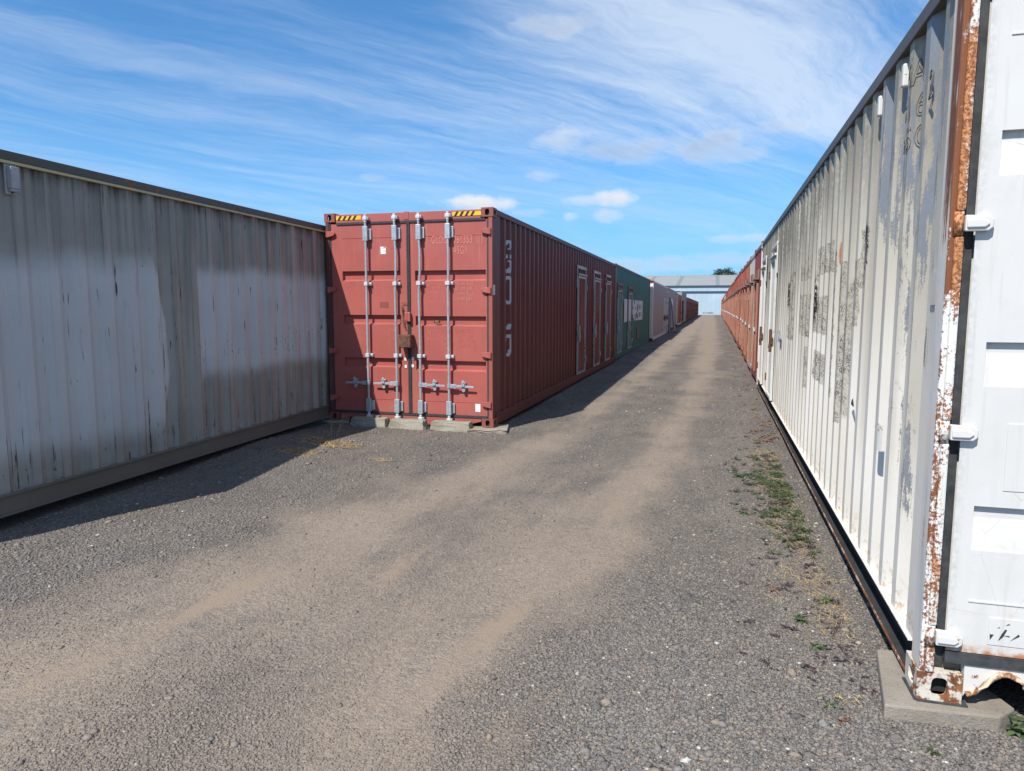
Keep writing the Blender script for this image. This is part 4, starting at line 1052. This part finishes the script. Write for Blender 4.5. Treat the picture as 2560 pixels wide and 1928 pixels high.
# ================================================================== RIGHT CONTAINER (peeling white)
ph = .00628
rc = empty('shipping_container', (.852, 3.037, .066), -ph, 'white container with flaking cream paint and a rust-eaten corner post at the right', 'shipping container')
tfw, brw = shell(rc, L, W, 2.896, M_RIGHT, M_RPOST, M_RCAST, ['x0'], start=.20, railflat=False, rail=M_RPOST, toprail=paint('mossy_dark_roof_rail', (.085, .07, .055), rust=.3, grime=.5, fade=.3, streak=.3, fadecol=(.17, .15, .115)), castproud=.006, postw=.048)
zb = .066
GW = [(.70-zb, .878-zb), (1.345-zb, 1.515-zb), (2.13-zb, 2.293-zb)]
dl2 = door_leaf(MB(F), .090, 1.213, .215, 2.755, .063, .08, GW, dep=.022, slope=.130, y=-.006, creases=[(.160, 1.10, 2.56, 2.566), (.157, 1.12, .425, .431)]).build('door', M_RDOOR, rc)
dr2 = door_leaf(MB(F), 1.225, W-.09, .215, 2.755, .08, .063, GW, dep=.022, slope=.130, y=-.006).build('door', M_RDOOR, rc)
MB(F).box(.165, W-.165, -.06, -.002, 2.765, 2.88).build('door_header', M_RDOOR, rc, bevel=.004)
b = MB(F); b.box(.048, .090, -.10, -.030, .14, 2.765); b.box(.088, W-.09, -.03, .002, .166, .212); b.box(.088, W-.09, -.03, -.006, 2.757, 2.765); b.box(1.213, 1.225, -.02, .0, .212, 2.757)
b.box(W-.090, W-.048, -.09, -.012, .14, 2.765)
b.build('door_gasket', M_RUBG, rc)
# hinge tube in sections up the post
for z0, z1 in ((.12, .225), (.315, 1.055), (1.145, 1.845), (1.94, 2.76)):
    MB(F).box(.019, .050, -.01, .014, z0, z1).build('hinge_bar', M_RPOST, rc, bevel=.008)
for zc in (.270, 1.100, 1.893):
    MB(F).tube([(.030, -.004, zc-.044), (.030, -.004, zc+.044)], .019, 14).build('hinge_knuckle', M_RPOST, dl2, smooth=True)
    b = MB(F); b.prism([(.048, zc-.030), (.125, zc-.030), (.140, zc-.018), (.142, zc+.012), (.125, zc+.026), (.048, zc+.030)], 'y', -.006, .022)
    b.prism([(.052, zc-.018), (.112, zc-.018), (.128, zc-.004), (.112, zc+.012), (.052, zc+.012)], 'y', .022, .030)
    b.build('hinge', M_HALF, dl2, bevel=.006)
# sill with the arched cut-out and its rusty rim
arch = [(.17, .045), (.20, .055), (.235, .095), (.26, .125), (.285, .142), (.315, .146), (.345, .132), (.37, .105), (.41, .060), (.45, .040)]
pts = [(.162, .03)] + arch + [(2.0, .03), (2.05, .06), (W-.162, .06), (W-.162, .166), (.162, .166)]
sb = MB(F)
sb.prism([(.162, .166), (.162, .03)] + arch + [(.60, .03), (.60, .166)], 'y', -.05, -.006); sb.prism([(.60, .166), (.60, .03), (W-.162, .03), (W-.162, .166)], 'y', -.05, -.006)
sb.build('door_sill', M_HALF, rc)
rim = MB(F); rim.tube([(a, .004, z) for a, z in arch], .011, 8); rim.build('arch_rim', M_RIM, rc, smooth=True)
# peeled labels pressed on the door
b = MB(F)
def ring(b, a0, a1, z0, z1, t, o0, o1):
    b.box(a0, a0+t, o0, o1, z0, z1); b.box(a1-t, a1, o0, o1, z0, z1); b.box(a0+t, a1-t, o0, o1, z0, z0+t); b.box(a0+t, a1-t, o0, o1, z1-t, z1)
MB(F).box(.245, .42, -.006, -.003, .945-zb, 1.205-zb).build('faded_label', M_RDOOR, dl2)
lb2 = MB(F); lb2.box(.232, .38, -.006, -.003, .325-zb, .435-zb); lb2.mi = 1
for pp in ([(.240, .345), (.252, .368), (.238, .368)], [(.268, .345), (.284, .362), (.296, .392), (.290, .394), (.278, .372)], [(.283, .368), (.305, .364), (.306, .369)], [(.262, .396), (.272, .398), (.270, .401)], [(.29, .41), (.305, .414), (.301, .418)], [(.31, .35), (.34, .372), (.336, .38)]):
    lb2.prism([(a, z-zb) for a, z in pp], 'y', -.003, -.0018)
lb2.build('faded_label', [M_RDOOR, M_CHAN], dl2)
# side details
for a0 in (.90, 1.44):
    vb = MB(tfw); vb.box(a0, a0+.04, -.040, -.002, 2.72-zb, 2.83-zb); vb.build('vent_cover', M_HALF, rc, bevel=.008)
MB(tfw).box(.115, .20, -.010, -.004, 1.59, 1.72).build('patch_plate', paint('cream_plate', (.62, .58, .46), rust=.05), rc)
D1 = paint('white_door_trim', (.58, .57, .54), rust=.2, grime=.3, fade=.3, streak=.3, fadecol=(.5, .4, .3))
pdoor(rc, tfw, brw, 8.05, 8.95, .20, 2.34, M_RWLEAF, D1, M_LOCK, off=-.010)
pdoor(rc, tfw, brw, 10.45, 11.35, .20, 2.30, M_RWLEAF, D1, M_LOCK, off=-.010)
MB(tfw).tube([(7.1, .02, 1.12), (7.1, .02, 1.28)], .02, 8).box(7.0, 7.25, -.01, .02, 1.17, 1.21).build('slide_bolt', M_ZINC, rc)
for s, size, z_, a_ in (('MA', .155, 2.680, .56), ('316', .155, 2.530, .555), ('45G', .155, 2.385, .555)):
    # read from the lane: text runs toward the near end
    tfm = (lambda a, d, z: (-(d+prof_at(brw, 1.42-a)), 1.42-a, z))
    make_text(s, size, tfm, z_-zb, a_, M_TXTDARK, 'lettering', rc, sx=.78, outline=.0026, br=None, off=-.012+.001, space=1.15)
make_text('2', .17, lambda a, d, z: (-d, .80-a, z), 2.53-zb, .36, M_TXTDARK, 'lettering', rc, sx=.7, outline=.003, off=-.010)
# curled flap of torn steel and a small torn hole
fl = MB(tfw)
pts = [(.855, 1.045), (.925, 1.05), (.935, .93), (.90, .90), (.85, .91)]
for i in range(6):
    a0, a1 = .86+i*.014, .86+(i+1)*.014; d0, d1 = .002+.018*math.sin(i/6*3.1), .002+.018*math.sin((i+1)/6*3.1)
    fl.poly([(a0, d0, .91-zb), (a1, d1, .915-zb), (a1, d1, 1.045-zb), (a0, d0, 1.05-zb)])
fl.build('torn_flap', M_HALF, rc)
MB(tfw).prism([(1.72, 1.03-zb), (1.80, 1.035-zb), (1.79, 1.055-zb), (1.765, 1.075-zb), (1.74, 1.05-zb)], 'y', -.012, -.007).build('torn_hole', M_CHAN, rc)
# flakes curling off the panel feet: pale dirt sitting on the ledge
# ------------------------------------------------------------------ concrete
def rough_block(name, loc, rz, dims, mat, label, cat, taper=.08, seed=1, group=None, cuts=5):
    r_ = random.Random(seed); bm = bmesh.new(); bmesh.ops.create_cube(bm, size=1)
    for v in bm.verts:
        k = 1-taper*2 if v.co.z > 0 else 1
        v.co = Vector((v.co.x*dims[0]*(k if taper else 1), v.co.y*dims[1]*(1-.25*(v.co.z > 0)*(taper > 0)), v.co.z*dims[2]))
    bmesh.ops.subdivide_edges(bm, edges=bm.edges[:], cuts=cuts, use_grid_fill=True)
    for v in bm.verts:
        ext = sum(abs(abs(c)-d/2) < .012 for c, d in zip(v.co, dims))
        v.co += Vector([r_.uniform(-1, 1) for _ in range(3)])*(.006 if ext < 2 else .011)
    me = bpy.data.meshes.new(name); bm.to_mesh(me); bm.free(); me.materials.append(mat)
    o = bpy.data.objects.new(name, me); col.objects.link(o); o.location = loc; o.rotation_euler = (0, 0, rz)
    b = o.modifiers.new('b', 'BEVEL'); b.width = .008; b.segments = 2; b.limit_method = 'ANGLE'; b.angle_limit = R(35)
    return tag(o, label, cat, group)
GB = 'concrete wheel stops in front of the red doors'
rough_block('concrete_block', (-4.53, 8.70, .058), R(1), (.555, .20, .15), M_CONC, 'left concrete block before the red doors, half in shade with a stone on top', 'concrete block', .05, 1, GB)
rough_block('concrete_block', (-3.945, 8.69, .058), R(-1), (.55, .21, .145), M_CONC, 'middle one of the three concrete blocks before the red doors', 'concrete block', .07, 2, GB)
rough_block('concrete_block', (-3.32, 8.70, .058), R(1.5), (.56, .20, .15), M_CONC, 'right concrete block before the red doors, with a chipped corner', 'concrete block', .03, 5, GB)
rough_block('stone', (-4.42, 8.70, .146), 0, (.06, .045, .028), M_CONC, 'small stone lying on the left concrete block', 'stone', .1, 4, cuts=2)
rough_block('concrete_pad', (-2.86, 8.87, .018), R(14), (.52, .46, .06), M_PAD, 'thin concrete pad under the red container near corner', 'concrete pad', 0, 6)
rough_block('concrete_pad', (-5.14, 8.98, .018), R(3), (.42, .40, .055), M_CONC, 'shaded concrete pad under the red container left corner', 'concrete pad', 0, 7)
pd = MB(); pts = [(.790, 3.46), (.715, 2.955), (1.13, 2.985), (1.21, 3.07), (1.13, 3.30), (1.12, 3.50)]
pd.prism(pts, 'z', -.05, .060)
pad = pd.build('concrete_pad', M_PAD, None, bevel=.008); tag(pad, 'flat dusty concrete pad under the rusty white corner casting', 'concrete pad')
sh = MB(); sh.prism([(.835, 3.20), (.838, 3.028), (.850, 3.018), (1.03, 3.02), (1.03, 3.20)], 'z', .060, .066); tag(sh.build('shim_plate', M_RUBG), 'thin steel shim between the white corner casting and its pad', 'shim')

# ------------------------------------------------------------------ step ladder
ld = empty('step_ladder', (-2.40, 45.0, float(gh(0, 45))), 0, 'grey aluminium step ladder leaning beside the off-white containers', 'ladder')
def rail_(x0, y0, x1, y1, nm='rail'):
    mb = MB(); mb.tube([(x0, y0, 0), (x1, y1, 2.12)], .06, 4); mb.build(nm, M_ALU, ld)
for y_ in (-.28, .28):
    rail_(.20, y_, -.06, y_*.6); rail_(-.14, y_, -.14, y_*.6)
for i in range(8):
    t = .12+i*.25; z_ = t
    k = z_/2.12; x_ = .20-.26*k; hw = .28*(1-.4*k)
    MB().box(x_-.05, x_+.03, -hw, hw, z_-.02, z_+.02).build('step', M_ALU, ld)
MB().box(-.20, .0, -.18, .18, 2.12, 2.16).build('top_plate', M_BLK, ld)
for y_ in (-.28, .28): MB().box(.15, .27, y_-.04, y_+.04, -.01, .10).build('foot', M_BLK, ld)

# ------------------------------------------------------------------ shed across the end of the lane
shd = empty('warehouse', (-25, 165, .2), 0, 'long pale blue corrugated shed closing off the far end of the lane', 'warehouse')
def shedwall():
    P = coord(); x, y, z = sep(P)
    nv = noise(scalev(P, 3, 3, .15), 1, 4, .6); n = noise(P, .25, 3, .5)
    rib = ((x/.19).fract()-.5).abs().step(.3, .5)
    c = mix(nv.step(.3, .7), (.33, .43, .50), (.39, .49, .56)); c = mix(rib*.12, c, (.35, .5, .62)); c = mix(n.step(.5, .7)*.2, c, (.6, .7, .78))
    return c, .5, (rib*-1, .5, .02), None
def shedroof():
    P = coord(); x, y, z = sep(P); n = noise(scalev(P, .12, .8, 1), 1, 4, .6)
    sh1 = ((y/6.0).fract()-.5).abs().step(.485, .5)
    c = mix(n.step(.3, .7), (.25, .25, .235), (.30, .30, .28)); c = mix(sh1*.6, c, (.60, .61, .62))
    return c, .6, (n, .2, .02), None
MS, MR = material('pale_blue_sheeting', shedwall), material('light_grey_roof_sheeting', shedroof)
MD = flat('dark_blue_trim', (.03, .065, .11), (.045, .085, .14), 2, .6)
MB().box(-45, 60, 0, 28, -.3, 6.55).build('wall', MS, shd)
MB().box(-45.2, 60.2, -.25, 0, 5.38, 6.50).build('fascia', MS, shd)
rf = MB(); rf.poly([(-46, -.5, 6.60), (61, -.5, 6.60), (61, 26, 9.95), (-46, 26, 9.95)]); rf.poly([(-46, -.5, 6.53), (61, -.5, 6.53), (61, 26, 9.88), (-46, 26, 9.88)]); rf.poly([(-46, 26, 9.95), (61, 26, 9.95), (61, 52, 6.6), (-46, 52, 6.6)])
rf.build('roof', MR, shd)
MB().box(-45.5, 60.5, -.52, -.3, 6.40, 6.66).build('gutter', MD, shd)
MB().box(-45.5, 60.5, -.27, -.0, 5.13, 5.37).build('trim_strip', MD, shd)
for x0 in (-3.3+25-8.4-1.3, ):
    pass
MSK = flat('dull_skylight_sheet', (.17, .19, .175), (.21, .23, .21), .5, .5)
for xc in (-14.8, -7.75, 1.05, 8.1):
    b = MB(); xx = xc+25
    b.poly([(xx-.42, -.45, 6.632), (xx+.42, -.45, 6.632), (xx+.42, 25.8, 9.948), (xx-.42, 25.8, 9.948)]); b.build('skylight', MSK, shd)
b = MB(); b.tube([(-45, 26, 9.98), (60, 26, 9.98)], .12, 6)
r_ = random.Random(2)
for i in range(60): b.box(-10+i*.8, -9.5+i*.8, 25.9, 26.2, 10.0, 10.08+r_.uniform(0, .06))
b.build('ridge_cap', paint('mossy_ridge', (.30, .27, .22), rust=.3), shd)

# ------------------------------------------------------------------ leaves and plants
def leaf_material(nm, a, b):
    def f():
        t = X(attr('tone').outputs['Fac'])
        return mix(t, a, b), .6, None, None
    return material(nm, f)
M_LEAF = leaf_material('green_weed_leaf', (.022, .040, .016), (.11, .155, .055))
M_PURP = leaf_material('dark_purple_leaf', (.030, .020, .026), (.095, .060, .070))
M_STRAW = leaf_material('dry_straw', (.22, .14, .06), (.62, .46, .22))
M_OLIVE = leaf_material('olive_tree_leaf', (.020, .030, .012), (.11, .125, .05))
M_RUSTY = leaf_material('reddish_dry_leaf', (.11, .045, .025), (.30, .15, .09))
M_BARK = flat('brown_bark', (.07, .05, .035), (.13, .10, .075), 8, .9)
class LF:
    def __init__(s): s.v = []; s.f = []; s.t = []
    def leaf(s, p, d, w_, ln, tone, droop=.3, up=Vector((0, 0, 1))):
        d = d.normalized(); sd_ = d.cross(up);
        if sd_.length < 1e-3: sd_ = Vector((1, 0, 0))
        sd_.normalize(); nrm = sd_.cross(d)
        pr = [(0, .12), (.35, .5), (.65, .42), (1, .0)]; i0 = len(s.v)
        for t, k in pr:
            c = p + d*ln*t - Vector((0, 0, 1))*droop*ln*t*t
            s.v += [tuple(c - sd_*w_*k + nrm*w_*k*.3), tuple(c + sd_*w_*k + nrm*w_*k*.3)]; s.t += [tone, tone]
        for i in range(3): s.f.append([i0+2*i, i0+2*i+1, i0+2*i+3, i0+2*i+2])
    def blade(s, p, d, w_, ln, tone, bend):
        d = d.normalized(); sd_ = Vector((d.y, -d.x, .2)).normalized(); i0 = len(s.v); n = 4
        for i in range(n+1):
            t = i/n; c = p + d*ln*t + bend*ln*t*t; k = w_*(1-t*.85)
            s.v += [tuple(c-sd_*k), tuple(c+sd_*k)]; s.t += [tone, tone]
        for i in range(n): s.f.append([i0+2*i, i0+2*i+1, i0+2*i+3, i0+2*i+2])
    def build(s, name, mat, parent=None):
        me = bpy.data.meshes.new(name); me.from_pydata(s.v, [], s.f); me.materials.append(mat)
        a = me.attributes.new('tone', 'FLOAT', 'POINT'); a.data.foreach_set('value', s.t)
        o = bpy.data.objects.new(name, me); col.objects.link(o)
        if parent: o.parent = parent
        return o
def rvec(r_, zmin=0., zmax=1.):
    a = r_.uniform(0, math.tau); z = r_.uniform(zmin, zmax); return Vector((math.cos(a), math.sin(a), z)).normalized()
def weed(x, y, rad, h, n, mat, seed, lw=.010, ll=.028, L_=None, wide=1.0):
    L_ = L_ or LF(); r_ = random.Random(seed); z = height_at(x, y)
    for st_ in range(max(3, n//9)):
        d = rvec(r_, .25, 1.3); ln = r_.uniform(.5, 1)*max(rad, h); ln = min(ln, rad/max(.15, Vector((d.x, d.y)).length))
        p0 = Vector((x+r_.uniform(-.2, .2)*rad, y+r_.uniform(-.2, .2)*rad, z-.004))
        L_.blade(p0, d, .0012, ln, r_.uniform(0, .5), Vector((0, 0, -.2)))
        for j in range(9):
            t = r_.uniform(.15, 1); p = p0 + d*ln*t + Vector((0, 0, -.2))*ln*t*t
            k = r_.uniform(.5, 1.2)
            L_.leaf(p, rvec(r_, -.2, .7), lw*k*wide, ll*k, r_.random(), .3)
    return L_
WG = 'low weeds along the foot of the peeling white container'
specs = [ # x, y, rad, height, n, mat, label, lw, ll
 (.52, 2.99, .045, .11, 80, M_LEAF, 'upright straggly green weed at the left edge of the concrete pad', .005, .016),
 (.60, 3.05, .05, .10, 60, M_STRAW, 'dry tan weed touching the pad corner', .004, .015),
 (1.235, 2.98, .07, .10, 60, M_LEAF, 'broad-leaved green weed at the bottom right, in front of the dark arch', .022, .045),
 (1.26, 3.10, .10, .20, 90, M_LEAF, 'thin flowering weed growing up before the arched sill', .005, .014),
 (.83, 2.76, .04, .03, 50, M_LEAF, 'small grey-green weed in the gravel before the pad', .008, .022),
 (1.005, 2.80, .018, .02, 26, M_PURP, 'tiny dark purple weed in the gravel before the pad', .006, .014),
 (.55, 3.54, .05, .035, 60, M_LEAF, 'bright green weed with purple patches beside it, nearer of the row', .011, .028),
 (.50, 3.84, .05, .04, 60, M_LEAF, 'broad green weed with pointed leaves in open gravel', .013, .036),
 (.66, 4.12, .07, .05, 80, M_LEAF, 'green-and-straw weed halfway along the dark rail', .009, .024),
 (.40, 4.22, .05, .02, 60, M_RUSTY, 'flat reddish weed lying on the gravel', .006, .022),
 (.545, 2.90, .05, .02, 50, M_RUSTY, 'reddish dry weed in front of the pad corner', .005, .018),
 (.48, 3.30, .05, .03, 70, M_PURP, 'dark purple weed in the gravel left of the pad', .008, .022),
 (.63, 3.42, .05, .03, 70, M_PURP, 'dark purple weed close to the dark rail', .007, .02),
 (.45, 3.72, .035, .03, 50, M_PURP, 'dark purple weed below the broad green one', .007, .02),
 (.74, 3.9, .04, .12, 70, M_STRAW, 'tall tan dried weed against the rail near the corner', .004, .014),
 (.78, 4.5, .05, .14, 80, M_STRAW, 'tall dried weed leaning on the rail edge', .004, .014)]
for i, (x, y, rad, h, n, mt, lab, lw, ll) in enumerate(specs):
    o = weed(x, y, rad, h, n, mt, 100+i, lw, ll).build('weed', mt); tag(o, lab, 'weed', WG)
# dense patch as ground cover
for nm, mt, cnt, lab, lw, ll, h in (('green_weeds', M_LEAF, 165, 'dense green weeds along the white container', .010, .026, .10), ('purple_weeds', M_PURP, 260, 'sprawling dark purple weeds along the white container', .007, .02, .03), ('dry_grass', M_STRAW, 170, 'dry straw and dead stems among the weeds', .002, .03, .05)):
    L_ = LF(); r_ = random.Random(hash(nm) % 97 if False else len(nm))
    for i in range(cnt):
        if nm == 'green_weeds': y = 6.6 + r_.gauss(0, .85); x = .72 - abs(r_.gauss(0, .20)); y = min(9.5, max(4.9, y))
        elif nm == 'purple_weeds': y = r_.uniform(3.1, 8.2); x = .74 - abs(r_.gauss(0, .21))
        else: y = r_.uniform(3.6, 8.5); x = .74 - abs(r_.gauss(0, .16))
        k = r_.uniform(.5, 1.1)*(1.15 if y > 5 else .8)
        if nm == 'dry_grass':
            for j in range(16):
                L_.blade(Vector((x+r_.uniform(-.06, .06), y+r_.uniform(-.10, .10), height_at(x, y)+.002)), rvec(r_, -.0, .5), .0012, r_.uniform(.03, .10), r_.random(), Vector((r_.uniform(-.3, .3), r_.uniform(-.3, .3), -.1)))
        else: weed(x, y, .055*k, h*k, 46, mt, 1000+i*3+len(nm), lw*k, ll*k, L_)
    o = L_.build(nm, mt); o['kind'] = 'stuff'; tag(o, lab, 'weeds')
# along the far right row
L_ = LF(); r_ = random.Random(5)
for i in range(260):
    y = 9 + 60*r_.random()**1.6; x = xr(y) - .05 - abs(r_.gauss(0, .22)); k = r_.uniform(.4, 1.0)
    weed(x, y, .10*k, .05*k, 20, M_RUSTY, 5000+i, .014*k, .035*k, L_)
o = L_.build('roadside_weeds', M_RUSTY); o['kind'] = 'stuff'; tag(o, 'thin brown weeds along the foot of the far right row', 'weeds')
# straw tufts in front of the left container
for i, (x, y, rad, n, lab, up_) in enumerate([(-4.28, 7.25, .30, 520, 'flattened tan straw tuft in the sun below the grey container end', .10), (-4.40, 6.75, .20, 260, 'straw tuft lying at the edge of the grey container shadow', .06), (-3.38, 6.75, .10, 60, 'small straw wisp out on the dark gravel', .03)]):
    L_ = LF(); r_ = random.Random(40+i)
    for j in range(n):
        a = r_.uniform(0, math.tau); q_ = r_.random()**.6*rad
        d = rvec(r_, .0, .35 if up_ < .1 else .55)
        xx_, yy_ = x+math.cos(a)*q_*1.3, y+math.sin(a)*q_*.7
        L_.blade(Vector((xx_, yy_, height_at(xx_, yy_)+.003)), d, .0026, r_.uniform(.06, .20), r_.random(), Vector((0, 0, -.3)))
    tag(L_.build('straw_tuft', M_STRAW), lab, 'dry grass', 'straw tufts left of the lane')
L_ = LF(); r_ = random.Random(77)
for j in range(7):
    d = Vector((r_.uniform(-.5, .5), r_.uniform(-.3, .3), 1)); p = Vector((-4.45+r_.uniform(-.08, .08), 7.55, .05)); ln = r_.uniform(.16, .34)
    L_.blade(p, d, .002, ln, r_.random(), Vector((r_.uniform(-.2, .2), 0, -.1)))
    for q_ in range(10): L_.leaf(p+d.normalized()*ln*r_.uniform(.3, .9), rvec(r_, -.3, .8), .003, .016, r_.random())
tag(L_.build('dry_weed', M_STRAW), 'upright dry weed stems before the left concrete block', 'weed')

# tree behind the shed
tr = empty('tree', (3.0, 216, 1.0), 0, 'rounded olive tree crown showing above the shed roof', 'tree')
tk = MB(); tk.tube([(0, 0, -1.2), (.1, 0, 3), (-.1, 0, 6), (.2, 0, 9)], [.45, .35, .28, .15], 8)
for a in range(6):
    t = a/6*math.tau; tk.tube([(0, 0, 5.5), (math.cos(t)*1.6, math.sin(t)*1.6, 8), (math.cos(t)*2.8, math.sin(t)*2.6, 10)], [.18, .12, .05], 6)
tk.build('trunk', M_BARK, tr)
L_ = LF(); r_ = random.Random(9)
for c_ in range(46):
    a = r_.uniform(0, math.tau); rr = r_.random()**.5
    cx, cy = math.cos(a)*rr*3.6, math.sin(a)*rr*3.5; cz = 9.0 + 3.9*math.sqrt(max(0, 1-rr*rr))*r_.uniform(.45, 1.0) - .2
    if abs(cx) > 3.4: cz = min(cz, 10.6)
    cr_ = r_.uniform(.5, 1.0); tn = r_.uniform(-.2, .2)
    for j in range(95):
        d = rvec(r_, -.8, 1); p = Vector((cx, cy, cz)) + d*cr_*r_.uniform(.55, 1.0)
        L_.leaf(p, rvec(r_, -.6, .8), .15, .38, min(1, max(0, .45+tn+r_.uniform(-.3, .4))))
L_.build('crown', M_OLIVE, tr)
# small things at the shed foot
L_ = LF(); r_ = random.Random(31)
for cx in (-.95, -.2, .35, .75):
    for j in range(260):
        d = rvec(r_, -.2, 1); p = Vector((cx, 0, .35)) + Vector((d.x*.42, d.y*.4, d.z*.55))*r_.uniform(.3, 1)
        L_.leaf(p, rvec(r_, -.3, 1), .035, .11, r_.random()*.6)
o = L_.build('shrub', M_OLIVE); o.location = (-.75, 158, .25); tag(o, 'low straggly dark shrub before the far shed wall', 'shrub')
tl = empty('utility_trailer', (-4.15, 157, .28), 0, 'low white flat trailer parked before the far shed, half hidden by the left row', 'trailer')
MB().box(-1.0, 1.0, -.5, .6, .38, .50).build('deck', M_STICK, tl); MB().box(-1.0, 1.0, -.52, -.5, .30, .40).build('side_board', flat('teal_board', (.12, .3, .32), (.15, .35, .36), 3), tl)
for x_ in (-.5, .4): MB().tube([(x_, -.45, .22), (x_, -.30, .22)], .22, 12).build('wheel', M_BLK, tl)
MB().tube([(.95, -.4, .5), (.95, -.4, 1.25)], .03, 6).box(.2, .98, -.42, -.38, 1.2, 1.26).build('rack', M_ALU, tl)
